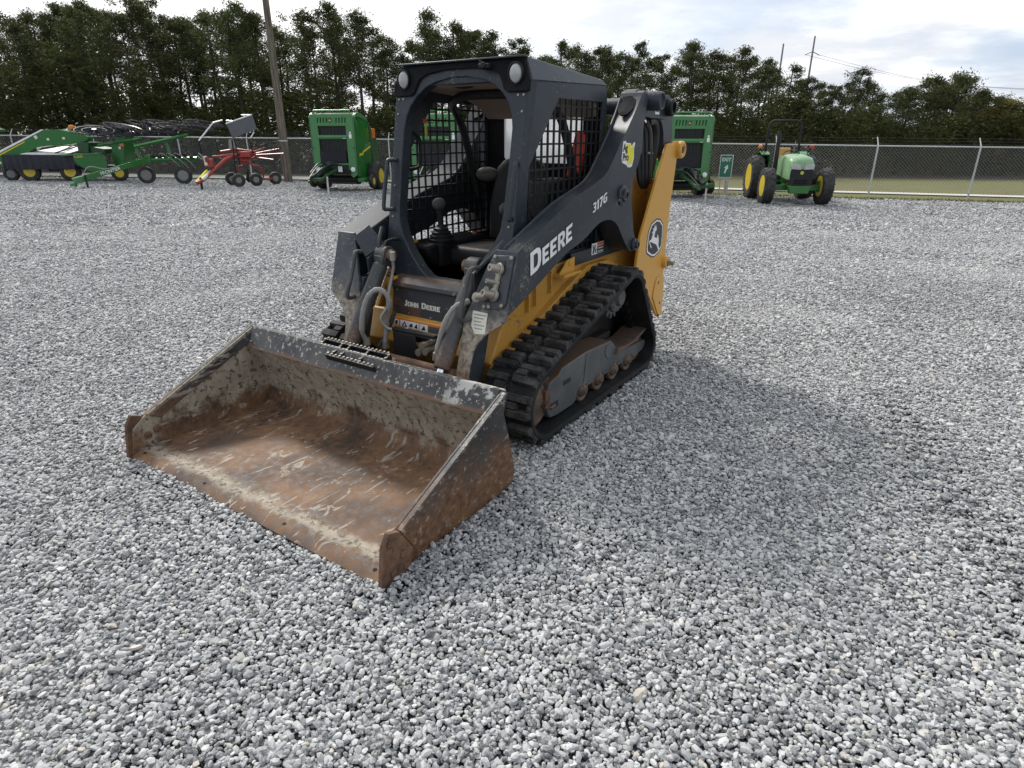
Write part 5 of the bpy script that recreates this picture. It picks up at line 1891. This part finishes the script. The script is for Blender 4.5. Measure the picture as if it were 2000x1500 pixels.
# ---- exit sign
sx_, sy_ = 7.75, 23.9
E_ = empty('exit_sign', 'green exit sign with a white arrow on posts between the right baler and the tractor', 'sign', (sx_, sy_, gz(sx_, sy_)), R(-105))
MB().bx(-.012, .0, -.22, .22, .68, 1.46).build('sign_plate', M['white'], E_)
MB().bx(.0, .004, -.20, .20, .70, 1.44).build('sign_face', M['sign'], E_)
text('sign_lettering', 'EXIT', .17, (.005, -.165, 1.24), (0, 1, 0), (0, 0, 1), M['white'], E_, .001, .004, xs=.90)
MB().prism([(-.05, .84), (.0, .82), (.045, .98), (.085, .97), (.06, 1.13), (-.06, 1.02), (-.01, 1.0)], 'x', .005, .008).build('sign_arrow', M['white'], E_)
for y_ in (-.14, .14):
    MB().cyl((-.03, y_, 0), (-.03, y_, 1.4), .018, n=8).build('sign_post', M['galv'], E_)
bx_, by_ = 8.05, 24.6
o = MB().tube([(0, 0, 0), (0, 0, 1.05)], [.05, .05], 10).build('steel_post', M['galv'])
o.location = (bx_, by_, gz(bx_, by_))
tag(o, 'short bare grey steel post standing between the exit sign and the green tractor', 'post')

# ---- mower conditioner, seen from its side (local x = right along the fence, y = away)
MX, MY = -20.0, 29.2
K = empty('mower_conditioner', 'long green mower conditioner with arched tongue and black curtain at far left', 'mower', (MX, MY, gz(MX, MY)), 0)


def kp(px, py):
    """metres right of and above the machine's base for a place on its side"""
    x_, z_ = spot(px, py, MY - .75)
    return (x_ - MX, z_ - gz(MX, MY))


def kpoly(pts):
    return [kp(*p) for p in pts]


beam = [(-40, 330), (-40, 312), (0, 296.5), (82, 254), (118, 253), (160, 261), (172, 268), (170, 276), (150, 280), (122, 284), (92, 285), (70, 288), (35, 312), (0, 326)]
bm_ = MB().prism(kpoly(beam), 'y', -.75, -.35).build('tongue', M['green'], K, .02)
MB().prism(kpoly([(-40, 309), (-2, 295), (80, 253), (86, 253), (0, 299), (-40, 314)]), 'y', -.77, -.33).build('top_edge', M['white'], bm_, .01)
MB().prism(kpoly([(-40, 318), (0, 301), (48, 276), (48, 278), (0, 304), (-40, 321)]), 'y', -.757, -.751).build('yellow_stripe', M['brand_yellow'], bm_)
for p in ((94, 272), (124.5, 270), (1, 318)):
    a, b = kp(*p)
    MB().box((a, -.757, b), (.10, .012, .09)).build('reflector', M['cream'], bm_)
a, b = kp(70, 268)
MB().box((a, -.757, b), (.13, .012, .13), Matrix.Rotation(R(-28), 3, 'Y')).build('decal', M['cream'], bm_)
deck = MB()
deck.prism(kpoly([(46, 306), (52, 303.5), (130, 305.5), (130, 309)]), 'y', -.9, .95)
deck.build('deck_cover', M['green_light'], K, .02)
tp = MB()
a0, b0 = kp(48, 301)
a1, b1 = kp(132, 303)
a2, b2 = kp(80, 288)
a3, b3 = kp(142, 287)
tp.add([(a0, -1.0, b0), (a1, -1.0, b1), (a3, .6, b3), (a2, .6, b2), (a0, -1.0, b0 + .02), (a1, -1.0, b1 + .02), (a3, .6, b3 + .02), (a2, .6, b2 + .02)], [(0, 1, 2, 3), (4, 5, 6, 7), (0, 1, 5, 4), (1, 2, 6, 5), (2, 3, 7, 6), (3, 0, 4, 7)])
tp.build('top_shield', M['white'], K)
for (pa, pb) in (((113, 287), (118, 300)), ((124, 288), (112, 301))):
    a, b = kp(*pa)
    c_, d_ = kp(*pb)
    MB().tube([(a, .3, b + .05), (c_, -.9, d_ + .05)], .025, 6).build('strut', M['green_dark'], K)
# hanging curtain in folds
pts = []
xa_, xb_ = kp(20, 335)[0], kp(158, 335)[0]
N_ = 46
V, F = [], []
for i in range(N_ + 1):
    x_ = xa_ + (xb_ - xa_) * i / N_
    for j, (z_, am) in enumerate(((kp(0, 302)[1], .01), (kp(0, 316)[1], .03), (kp(0, 330)[1], .06))):
        y_ = -1.02 + am * math.sin(i * 1.35 + .4 * math.sin(i * .7)) - .02 * j
        V += [(x_, y_, z_ + .01 * math.sin(i * .9) * j), (x_, y_ + .02, z_)]
for i in range(N_):
    for j in range(2):
        o_ = i * 6 + j * 2
        F += [(o_, o_ + 2, o_ + 8, o_ + 6), (o_ + 1, o_ + 7, o_ + 9, o_ + 3)]
MB().add(V, F).build('curtain', M['curtain'], K)
ep = MB()
ep.prism(kpoly([(152, 302), (155, 299), (206, 299), (216, 309), (220, 325), (214, 334), (185, 334), (165, 323), (154, 313)]), 'y', -1.10, -1.02)
ep.build('end_panel', M['green'], K, .015)
MB().prism(kpoly([(131, 301), (206, 298), (206, 300), (131, 304)]), 'y', -1.14, -1.0).build('edge_rail', M['green_light'], K, .005)
a, b = kp(160, 307)
text('lettering', 'C350', .16, (a - .1, -1.102, b), (1, 0, 0), (0, 0, 1), M['brand_yellow'], K, .001, .003)
mb = MB()
mb.prism(kpoly([(153, 278), (176, 278), (178, 299), (158, 299)]), 'y', -.9, .2)
mb.prism(kpoly([(176, 286), (205, 291), (206, 300), (176, 300)]), 'y', -.8, .2)
mb.build('gearbox_shield', M['green_dark'], K, .02)
mb = MB()
mb.prism(kpoly([(213, 280), (238, 276), (240, 330), (222, 330), (214, 300)]), 'y', -.6, .2)
mb.prism(kpoly([(218, 262), (240, 262), (238, 280), (216, 284)]), 'y', -.5, .1)
mb.build('rear_frame', M['green'], K, .02)
MB().box((*kp(234, 283)[:1], -.61, kp(234, 283)[1]), (.18, .01, .12)).build('reflector', M['amber'], K)
MB().box((*kp(230, 289)[:1], -.61, kp(230, 289)[1]), (.09, .01, .10)).build('reflector', M['white'], K)
for (px, py) in ((126, 249), (236, 252)):
    a, b = kp(px, py)
    mb = MB()
    mb.lathe([(.10, -.09), (.11, -.04), (.11, .06), (.08, .10), (.001, .11)], (a, -.3, b), (0, 0, 1), 14)
    mb.build('amber_beacon', M['amber'], K)
    MB().bx(a - .28, a + .30, -.45, -.20, b - .13, b - .09).build('beacon_bracket', M['hose'], K)
mb = MB()
mb.bx(*[kp(30, 335)[0], kp(215, 335)[0]], -.8, .8, .50, .62)
mb.bx(*[kp(100, 335)[0], kp(118, 335)[0]], -.9, -.7, .42, .52)
mb.build('frame', M['black'], K, .01)
for (px, y_, r, m) in ((15, -.55, .30, 'greyrim'), (59, -.75, .40, 'rimyellow'), (138, -.75, .40, 'rimyellow'), (228, -.55, .33, 'rimyellow')):
    a = kp(px, 335)[0]
    wheel_part(K, (a, y_, r), (.42, -1, 0), r, .30, r * .52, M[m])
    MB().cyl((a, y_ + .1, r), (a, y_ + .3, .56), .05, n=8).build('wheel_strut', M['green_dark'], K)

# ---- carted wheel rake: tongue and frame, finger wheels folded flat on top
QX, QY = -15.0, 27.6
Q = empty('wheel_rake', 'green carted wheel rake with black finger wheels folded up, right of the mower', 'hay rake', (QX, QY, gz(QX, QY)), 0)
qz = lambda px, py, Y=27.6: (spot(px, py, Y)[0] - QX, spot(px, py, Y)[1] - gz(QX, QY))
q0 = qz(163, 362, 25.3)
q1 = qz(290, 309, 27.4)
mb = MB()
A, B = Vector((q0[0], -2.3, .34)), Vector((q1[0], -.2, .98))
d_ = (B - A).normalized()
sd_ = d_.cross(Vector((0, 0, 1))).normalized()
uu = sd_.cross(d_)
mb.box((A + B) / 2, ((B - A).length, .15, .20), Matrix((d_, sd_, uu)).transposed())
mb.build('tongue', M['green'], Q, .01)
mid_ = A.lerp(B, .38)
text('lettering', 'FRONTIER', .17, mid_ - sd_ * -.078 - uu * .06 - d_ * .35, d_, uu, M['white'], Q, .001, .002) if sd_.y < 0 else text('lettering', 'FRONTIER', .17, mid_ - sd_ * .078 - uu * .06 - d_ * .35, d_, uu, M['white'], Q, .001, .002)
mb = MB()
mb.box(A - d_ * .12, (.34, .26, .22), Matrix((d_, sd_, uu)).transposed())
mb.box(A - d_ * .34 - Vector((0, 0, .12)), (.2, .12, .12))
mb.build('hitch', M['green_light'], Q, .01)
MB().tube([(A.x + .22, A.y - .12, .50), (A.x + .24, A.y - .12, .0)], .035, 8).build('jack_stand', M['black'], Q)
MB().tube(smoothpath([tuple(A + Vector((.1, 0, .2))), tuple(A + Vector((.4, 0, .45))), tuple(A + Vector((.8, .3, .35))), tuple(A + Vector((1.2, .6, .45)))], 4), .02, 6).build('hose', M['hose'], Q)
mb = MB()
mb.cyl((B.x, -.2, .95), (B.x + 1.75, .35, .98), .09, n=8)
mb.bx(B.x - .1, B.x + .12, -.3, 0, .85, 1.15)
mb.build('axle_frame', M['green'], Q, .01)
for (px, py, y_) in ((289.5, 357, .10), (361, 358, -.15)):
    a = qz(px, py, 27.6 + y_)[0]
    wheel_part(Q, (a, y_, .345), (.30, -1, 0), .345, .18, .20, M['greyrim'])
    MB().tube([(a, y_ + .16, .35), (a - .05, y_ + .2, .70), (a - .10, y_ + .1, 1.0)], .05, 8).build('wheel_leg', M['green'], Q)
for (px0, py0, px1, py1, y_) in ((262, 345, 254, 280, .3), (330, 320, 322, 272, .0)):
    a, b = qz(px0, 330)
    c_, e_ = qz(px1, py1)
    mb = MB()
    mb.tube([(c_ + .12, y_, .95), (c_ + .06, y_, 1.45), (c_, y_, e_ + .06)], [.09, .07, .06], 8)
    mb.build('upright', M['green'], Q)
for (p0, p1, y_) in (((200, 284), (275, 270), -.3), ((278, 286), (370, 263), -.6)):
    a, b = qz(*p0)
    c_, e_ = qz(*p1)
    MB().tube([(a, y_, b), (c_, y_ + .5, e_)], .065, 4).build('wing_beam', M['green'], Q)
mb = MB()
for k in range(7):
    a = B.x + .15 + k * .24
    mb.box((a, -.1 + .05 * k, 1.05 + .04 * (k % 3)), (.16, .14, .12), R(20 * k))
mb.build('valve_block', M['black'], Q, .01)
for k in range(3):
    pts = [(B.x + .4 + .3 * k, -.1, 1.1), (B.x + .6 + .3 * k, -.3, 1.22), (B.x + 1.0 + .3 * k, -.2, .95), (B.x + 1.2 + .3 * k, 0, .62)]
    MB().tube(smoothpath(pts, 4), .014, 6).build('hose', M['hose'], Q)
# finger wheels
fw = MB()
r_ = .70
for rr in (r_, r_ * .62):
    ring = [(rr * math.cos(R(a)), rr * math.sin(R(a)), 0) for a in range(0, 361, 12)]
    fw.tube(ring, .022, 5, cap=False)
for k in range(32):
    a, a2 = R(k * 11.25), R(k * 11.25 + 9)
    fw.tube([(r_ * .62 * math.cos(a), r_ * .62 * math.sin(a), 0), (r_ * math.cos(a), r_ * math.sin(a), .01), ((r_ + .16) * math.cos(a2), (r_ + .16) * math.sin(a2), -.05)], .009, 4)
for k in range(6):
    a = R(60 * k)
    fw.tube([(0, 0, .04), (r_ * .62 * math.cos(a), r_ * .62 * math.sin(a), 0)], .022, 4)
fw.lathe([(.09, -.05), (.09, .06), (.001, .06)], (0, 0, 0), (0, 0, 1), 12)
M['finger'] = flat('black_finger_wheel', (.028, .028, .032), .32, .4)
fme = fw.mesh('finger_wheel', 40)
fme.materials.append(M['finger'])
for k, (px, py, y_, tx_, tz_) in enumerate(((196, 255, -.4, 12, 8), (205, 257, .0, 13, 9), (226, 256, .5, 12, 10), (215, 247, .9, 12, 7), (258, 252, .2, 13, 9), (282, 251, .7, 12, 10), (262, 243, 1.1, 12, 8), (300, 242, .9, 11, 8), (335, 248, .4, 10, 8), (362, 243, .3, 10, -3), (385, 240, .7, 10, -4), (378, 250, .1, 9, -2))):
    a, b = qz(px, py)
    o = bpy.data.objects.new('finger_wheel', fme)
    COL.objects.link(o)
    o.parent = Q
    o.location = (a, y_, b)
    o.rotation_euler = (R(tx_), R(tz_), R(17 * k))
    MB().tube([(a, y_, b), (a * .75 + (B.x + .6) * .25, y_ * .6, b - .22)], .028, 6).build('wheel_arm', M['finger'], Q)
MB().tube([qz(150, 244)[:1] + (.5, qz(150, 244)[1]), qz(345, 262)[:1] + (.2, qz(345, 262)[1])], .05, 6).build('tool_bar', M['finger'], Q)

# ---- red rotary rake
PX, PY = -11.0, 26.8
P_ = empty('rotary_rake', 'red rotary rake with a grey side curtain standing left of the utility pole', 'hay rake', (PX, PY, gz(PX, PY)), 0)


def rz_(px, py, y_=0.0):
    """point of the rake's upright middle plane, pushed back by y_"""
    Yw = PY + y_
    x_, z_ = spot(px, py, Yw)
    return Vector((x_ - PX, y_, z_ - gz(PX, PY)))


mb = MB()
mb.tube([rz_(398, 352, -1.6), rz_(418, 332, -1.0), rz_(440, 312, -.4), rz_(468, 300)], [.055, .075, .085, .075], 8)
mb.tube([rz_(430, 297, -.2), rz_(462, 292), rz_(498, 297, .2)], .055, 8)
mb.tube([rz_(414, 306, -.6), rz_(440, 305, -.3), rz_(462, 308), rz_(495, 310, .2)], .045, 8)
mb.tube([rz_(478, 308), rz_(496, 325, .1)], .05, 8)
mb.build('main_frame', M['redpaint'], P_, .01)
mb = MB()
mb.bx(*[rz_(470, 300)[0], rz_(491, 300)[0]], -.14, .20, rz_(0, 307)[2], rz_(0, 296)[2])
mb.lathe([(.16, 0), (.22, .10), (.14, .18), (.08, .28), (.001, .30)], rz_(478, 318, .1), (0, 0, 1), 16)
mb.build('gearbox', M['redpaint'], P_, .02)
mb = MB()
a = rz_(408, 318, -1.0)
mb.box(a, (.34, .20, .30), R(15))
mb.box(rz_(404, 312, -1.1), (.12, .14, .22))
mb.build('hitch_head', M['redpaint'], P_, .02)
MB().box(rz_(402, 314, -1.12), (.10, .10, .34)).build('hitch_lever', M['cream'], P_, .01)
MB().tube([rz_(383, 356, -2.0), rz_(404, 333, -1.1)], .045, 8).build('driveline_guard', M['sticker_yellow'], P_)
MB().tube([rz_(392, 353, -1.9), rz_(412, 336, -1.0)], .075, 8).build('drawbar', M['cream'], P_)
MB().tube([rz_(384, 358, -2.1), rz_(396, 352, -1.9)], .07, 8).build('hitch', M['redpaint'], P_)
a = rz_(392, 352, -1.9)
MB().tube([a + Vector((0, 0, .10)), Vector((a.x, a.y, .0))], .045, 8).build('jack_stand', M['black'], P_)
for p, q in (((387, 299), (398, 312)), ((385, 304), (397, 312))):
    MB().tube(smoothpath([rz_(*p, -1.1), rz_((p[0] + q[0]) / 2 + 2, p[1] + 6, -1.1), rz_(*q, -1.1)], 3), .02, 6).build('hose', M['hose'], P_)
for k, (p, q, y0, y1) in enumerate((((494, 297), (518, 288), .2, .8), ((496, 300), (545, 291), .2, .6), ((496, 303), (554, 300), .1, .1), ((496, 307), (534, 312), .1, -.3), ((470, 300), (430, 303), .2, .9), ((480, 298), (500, 288), .3, 1.4))):
    A, B = rz_(*p, y0), rz_(*q, y1)
    ar = MB().tube([A, B], .028, 8).build('tine_arm', M['redpaint'], P_)
    if k in (0, 1, 5):
        mb = MB()
        for j in range(4):
            c_ = B.lerp(A, .12 * j - .05)
            mb.tube([c_, c_ + Vector((.05, -.05, .16 if k == 0 else .10))], .014, 5)
            mb.box(c_, (.04, .04, .04))
        mb.build('tines', M['black'], ar)
# wheels and their arched legs
for (px, y_) in ((453, .55), (466, -.35), (500, .05), (538, .85)):
    c_ = rz_(px, 350, y_)
    wheel_part(P_, (c_.x, y_, .255), (.5, -1, 0), .255, .24, .11, M['greyrim'])
mb = MB()
mb.tube(smoothpath([rz_(492, 322, .1), rz_(508, 326, .3), rz_(514, 340, .4), rz_(514, 350, .4)], 4), .035, 8)
mb.tube(smoothpath([rz_(478, 322, .1), rz_(464, 328, .1), rz_(461, 342, .1)], 4), .035, 8)
mb.tube([rz_(503, 350, .1), rz_(536, 349, .8)], .045, 8)
mb.build('wheel_leg', M['redpaint'], P_)
mb = MB()
mb.tube([rz_(484, 330, .2), rz_(484, 350, .2), rz_(487, 356, .2)], [.03, .08, .04], 8)
mb.build('curtain_stand', M['black'], P_)
# guard frames
mb = MB()
mb.tube([rz_(388, 275, -.6), rz_(416, 240, -.1), rz_(434, 235, .4)], .030, 8)
mb.tube([rz_(442, 236, .3), rz_(456, 237, .3)], .028, 8)
mb.tube([rz_(441, 242, -.2), rz_(492, 224, -.2)], .028, 8)
mb.tube([rz_(472, 225, .3), rz_(487, 225, .3), rz_(492, 230, -.2)], .026, 8)
mb.tube([rz_(489, 270, -.1), rz_(496, 258, .1)], .026, 8)
mb.build('guard_bar', M['silver'], P_)
mb = MB()
mb.tube([rz_(388, 275, -.6), rz_(394, 300, -.5)], .022, 6)
mb.tube([rz_(420, 270, .5), rz_(427, 298, .4)], .022, 6)
mb.tube([rz_(453, 272, -.3), rz_(460, 330, -.3), rz_(461, 338, -.3)], .030, 6)
mb.tube([rz_(457, 270, -.2), rz_(469, 322, -.1)], .022, 6)
mb.tube([rz_(487, 270, -.1), rz_(494, 298, .1)], .024, 6)
mb.build('guard_post', M['black'], P_)
A, B, C_, D = rz_(442, 243, -.22), rz_(493, 225, -.22), rz_(502, 252, -.30), rz_(455, 270, -.30)
N_ = 8
V, F = [], []
for i in range(N_ + 1):
    for j in range(6):
        p = A.lerp(B, i / N_).lerp(D.lerp(C_, i / N_), j / 5)
        y_ = .035 * math.sin(i * 1.7 + j * 1.1) * j / 5
        V += [(p.x, p.y + y_, p.z), (p.x, p.y + y_ + .012, p.z)]
for i in range(N_):
    for j in range(5):
        a_, b_ = (i * 6 + j) * 2, ((i + 1) * 6 + j) * 2
        F += [(a_, b_, b_ + 2, a_ + 2), (a_ + 1, a_ + 3, b_ + 3, b_ + 1)]
MB().add(V, F).build('side_curtain', M['greycloth'], P_)
mb = MB()
mb.prism([(-.16, 0), (.0, -.02), (.15, .05), (.12, .35), (.0, .45), (-.14, .40)], 'y', -.02, .02)
o = mb.build('folded_curtain', M['hose'], P_)
o.location = rz_(456, 294, .1)

# ---- the machine cut by the left edge of the view
VX, VY = -23.75, 30.5
Vv = empty('sprayer_cab', 'green roofed machine with dark window and black pillar cut off by left picture edge', 'farm vehicle', (VX, VY, gz(VX, VY)), 0)
mb = MB()
mb.prism([(-1.7, 1.96), (.10, 1.96), (.17, 2.02), (.15, 2.08), (-.2, 2.13), (-1.7, 2.13)], 'y', -.8, .9)
mb.build('roof', M['green_light'], Vv, .03)
MB().tube(smoothpath([(-.12, -.72, 1.96), (.02, -.74, 1.85), (.08, -.75, 1.6), (.20, -.75, 1.1)], 4), .10, 8).build('pillar', M['black'], Vv)
MB().bx(-1.6, -.02, -.70, -.67, 1.05, 1.96).build('window', M['glassdark'], Vv)
mb = MB()
mb.bx(-1.7, .30, -.75, .8, .65, 1.12)
mb.build('body', M['green'], Vv, .03)
wheel_part(Vv, (-.55, -.85, .55), (0, -1, 0), .55, .4, .3, M['rimyellow'], 16)
# ------------------------------------------------------------------ pine wood behind the fence
def pine_variant(seed, H, lo, spread, dens, leaf='needles'):
    """trunk with limbs, and a crown of needle tufts gathered in clumps along the limbs"""
    rd = random.Random(seed)
    tr, cr = MB(), MB()
    bend = [(rd.uniform(-.02, .02) * H, rd.uniform(-.02, .02) * H) for _ in range(5)]
    pts = [Vector((bend[i][0] * i / 4, bend[i][1] * i / 4, H * i / 4)) for i in range(5)]
    sp = smoothpath(pts, 4)
    r0 = .014 * H + .03
    tr.tube(sp, [r0 * (1 - .93 * i / (len(sp) - 1)) + .008 for i in range(len(sp))], 7)

    def at(h):
        f = min(max(h / H, 0), 1) * (len(sp) - 1)
        i = min(int(f), len(sp) - 2)
        return sp[i].lerp(sp[i + 1], f - i)

    def tuft(c, r, n):
        for _ in range(n):
            p = c + Vector((rd.gauss(0, .5), rd.gauss(0, .5), rd.gauss(0, .34))) * r
            d = Vector((rd.gauss(0, 1), rd.gauss(0, 1), rd.gauss(.35, .7))).normalized()
            u, w = perp(d)
            a = rd.uniform(0, 6.28)
            s_ = u * math.cos(a) + w * math.sin(a)
            q = (u * math.sin(a) - w * math.cos(a))
            L, wd = rd.uniform(.10, .24), rd.uniform(.035, .075)
            cr.add([p - s_ * wd, p + d * L * .5 + q * wd * .6, p + s_ * wd, p + d * L], [(0, 1, 3), (1, 2, 3)])
    n = int(23 * dens)
    for i in range(n):
        f = (i + rd.random()) / n
        h = H * (lo + (.985 - lo) * f)
        prof = math.sin(math.pi * min(1, (.18 + .82 * f) ** 0.9)) ** .7 * (1.05 - .35 * f)
        L = spread * prof * rd.uniform(.55, 1.15) + .25
        a = rd.uniform(0, 6.28)
        b = at(h)
        rise = rd.uniform(-.05, .35) + .35 * f
        e = b + Vector((math.cos(a) * L, math.sin(a) * L, rise * L))
        m_ = b.lerp(e, .5) + Vector((rd.gauss(0, .08), rd.gauss(0, .08), -.06)) * L
        lp = smoothpath([b, m_, e], 3)
        tr.tube(lp, [.03 * (1 - .75 * k / (len(lp) - 1)) * (.5 + L * .4) for k in range(len(lp))], 4, cap=False)
        for _ in range(rd.randint(3, 5)):
            s0 = lp[rd.randint(len(lp) // 3, len(lp) - 1)]
            c = s0 + Vector((rd.gauss(0, .22), rd.gauss(0, .22), rd.gauss(.10, .12))) * (L * .6 + .3)
            tr.tube([s0, c], [.012, .005], 3, cap=False)
            tuft(c, rd.uniform(.28, .55) * (.6 + .3 * L), int(rd.uniform(30, 54)))
        tuft(e, .32, 22)
    tuft(at(H), .3, 40)
    # dead snags below the crown
    for i in range(5):
        h = H * rd.uniform(lo * .45, lo + .05)
        a = rd.uniform(0, 6.28)
        b = at(h)
        L = rd.uniform(.4, 1.1)
        tr.tube([b, b + Vector((math.cos(a) * L, math.sin(a) * L, .15 * L))], [.018, .006], 3, cap=False)
    tm, cm = tr.mesh('trunk', 60), cr.mesh('crown', 0)
    tm.materials.append(M['bark'])
    cm.materials.append(M[leaf])
    return tm, cm, H


VAR = [pine_variant(s, 9.0, lo, sp, de) for s, lo, sp, de in
       ((1, .44, 1.5, 1.0), (2, .36, 1.75, 1.1), (3, .54, 1.6, .85), (4, .30, 1.8, 1.15), (5, .46, 1.9, .95), (6, .28, 1.55, 1.05), (7, .58, 1.7, .8), (8, .40, 1.4, 1.0))]
LEAFY = [pine_variant(s, 6.0, .12, 2.3, 1.5, m) for s, m in ((21, 'leaves'), (22, 'leaves'), (23, 'olive'))]

SKY = [(-200, 0), (0, -8), (100, 2), (200, -8), (310, -10), (370, 12), (430, -5), (500, 2), (560, 14), (620, 12), (660, 2), (720, 8), (757, 55), (800, 70), (830, 30),
       (860, 14), (890, 25), (925, 55), (950, 52), (985, 75), (1000, 62), (1060, 92), (1100, 76), (1180, 82), (1250, 76), (1300, 100), (1340, 78), (1385, 95), (1420, 88), (1460, 112),
       (1500, 105), (1545, 128), (1570, 122), (1600, 150), (1650, 128), (1700, 150), (1760, 165), (1800, 142), (1850, 142), (1885, 180), (1930, 188), (1960, 195), (2000, 212), (2200, 225)]
skx, sky_ = zip(*SKY)
cP, sP = math.cos(R(21.834)), math.sin(R(21.834))


def tree_top(X, Y):
    """height of the wood's outline over the place X, Y"""
    px = 1000 + 1218 * X / (Y * cP)
    py = float(np.interp(px, skx, sky_))
    k = (750 - py) / 1218
    return 1.59 + Y * (k * cP - sP) / (cP + k * sP)


LAND = [(-30, 'the left end of the yard'), (-20, 'the green mower'), (-14.5, 'the wheel rake'), (-11, 'the red tedder'), (-9.2, 'the wooden utility pole'), (-6.6, 'the left green baler'),
        (-.5, 'the roll cage of the loader'), (6.6, 'the right green baler'), (10, 'the green tractor'), (13.6, 'second fence post from right'), (17, 'the rightmost fence post')]


LAND_AZ = [LAND[i][0] / d for i, d in enumerate((33, 29, 28, 27, 29.4, 24.5, 24, 24, 22.5, 24.7, 24))]


def plant(name, var, X, Y, H, label, cat, group, rz, wide=1.0):
    tm, cm, h0 = var
    e = empty(name, label, cat, (X, Y, gz(X, Y) - .05), rz, group)
    s_ = H / h0
    for nm, me in (('trunk', tm), ('crown', cm)):
        o = bpy.data.objects.new(nm, me)
        COL.objects.link(o)
        o.parent = e
        o.scale = (wide * s_ ** .6, wide * s_ ** .6, s_)
    return e


rt = random.Random(5)
front = []
px = -70
while px < 2080:
    Y = rt.uniform(36, 39.5) + (3.5 if px > 1150 else 0)
    X = (px - 1000) / 1218 * Y * cP
    front.append((X, Y, px))
    px += rt.uniform(33, 52)
used = {}
ORD = ['first', 'second', 'third', 'fourth', 'fifth', 'sixth', 'seventh', 'eighth', 'ninth', 'tenth', 'eleventh', 'twelfth']
ri = [0]
cnt = {}
for X, Y, px in front:
    H = tree_top(X, Y) - gz(X, Y)
    H *= rt.uniform(.86, 1.0)
    # nearest landmark as seen from the yard gate
    az = X / Y
    li = min(range(len(LAND)), key=lambda i: abs(az - LAND_AZ[i]))
    k = cnt[li] = cnt.get(li, 0) + 1
    ref = LAND[li][1]
    if px > 1780:
        v, nm = (LEAFY[rt.randint(0, 1)] if px < 1900 else LEAFY[2 if px > 1935 else 0]), 'leafy_tree'
        H = max(H * 1.04, 3)
        lab = '%s tree in front row behind %s, %s from left' % ('olive' if v is LEAFY[2] else 'dark leafy', ref, ORD[min(k - 1, 11)])
        plant(nm, v, X, Y, H, lab, 'tree', 'trees of the wood behind the fence', rt.uniform(0, 6.28))
    else:
        v = VAR[ri[0] % 8] if not 430 < px < 800 else VAR[(2, 4, 6, 0)[ri[0] % 4]]
        ri[0] += rt.choice((1, 3, 5))
        size = 'tall' if H > 9 else ('middling' if H > 7 else 'lower')
        lab = '%s pine in front row behind %s, %s from left' % (size, ref, ORD[min(k - 1, 11)])
        plant('pine_tree', v, X, Y, H, lab, 'tree', 'trees of the wood behind the fence', rt.uniform(0, 6.28), .95)
back_n = {}


def back_label(X, Y, row, px):
    li = min(range(len(LAND)), key=lambda i: abs(X / Y - LAND_AZ[i]))
    k = back_n[(row, li)] = back_n.get((row, li), 0) + 1
    return '%s in %s row behind %s, %s from left, mostly hidden' % ('pine' if px < 1800 else 'leafy tree', ('second', 'third')[row], LAND[li][1], ORD[min(k - 1, 11)])


for row, (ya, yb, step) in enumerate(((41.5, 45, 50), (47, 52, 80))):
    px = -90 + 20 * row
    while px < 2100:
        Y = rt.uniform(ya, yb) + (3.5 if px > 1150 else 0)
        if 440 < px < 790 and rt.random() < .55:
            px += rt.uniform(.8, 1.25) * step
            continue
        X = (px - 1000) / 1218 * Y * cP
        H = (tree_top(X, Y) - gz(X, Y)) * rt.uniform(.84, 1.0)
        v = VAR[rt.randint(0, 7)] if px < 1800 else LEAFY[rt.randint(0, 1)]
        plant('pine_tree' if px < 1800 else 'leafy_tree', v, X, Y, H, back_label(X, Y, row, px), 'tree', 'hidden trees deep in the wood', rt.uniform(0, 6.28), .95)
        px += rt.uniform(.8, 1.25) * step


# dense young growth under the pines: nobody could count it
def undergrowth():
    mb = MB()
    rd = random.Random(9)
    for i in range(11000):
        px = rd.uniform(-80, 2080)
        Y = 35.2 + rd.random() ** 1.4 * 18 + (3 if px > 1150 else 0)
        X = (px - 1000) / 1218 * Y * cP
        top = 4.7 + .9 * math.sin(px * .013) + .6 * math.sin(px * .041 + 1)
        if px > 600:
            top *= .86
        if 440 < px < 800:
            top *= .8
        if px > 1150:
            top *= .82
        c = Vector((X, Y, gz(X, Y) + rd.random() ** .85 * top))
        r = rd.uniform(.35, .65)
        for _ in range(13):
            p = c + Vector((rd.gauss(0, .6), rd.gauss(0, .6), rd.gauss(0, .4))) * r
            d = Vector((rd.gauss(0, 1), rd.gauss(0, 1), rd.gauss(.1, .6))).normalized()
            u, w = perp(d)
            L, wd = rd.uniform(.18, .38), rd.uniform(.065, .13)
            mb.add([p - u * wd, p + d * L * .5 + w * wd * .5, p + u * wd, p + d * L], [(0, 1, 3), (1, 2, 3)])
    o = mb.build('undergrowth', M['leaves'], None, smooth=0, kind='stuff')


undergrowth()
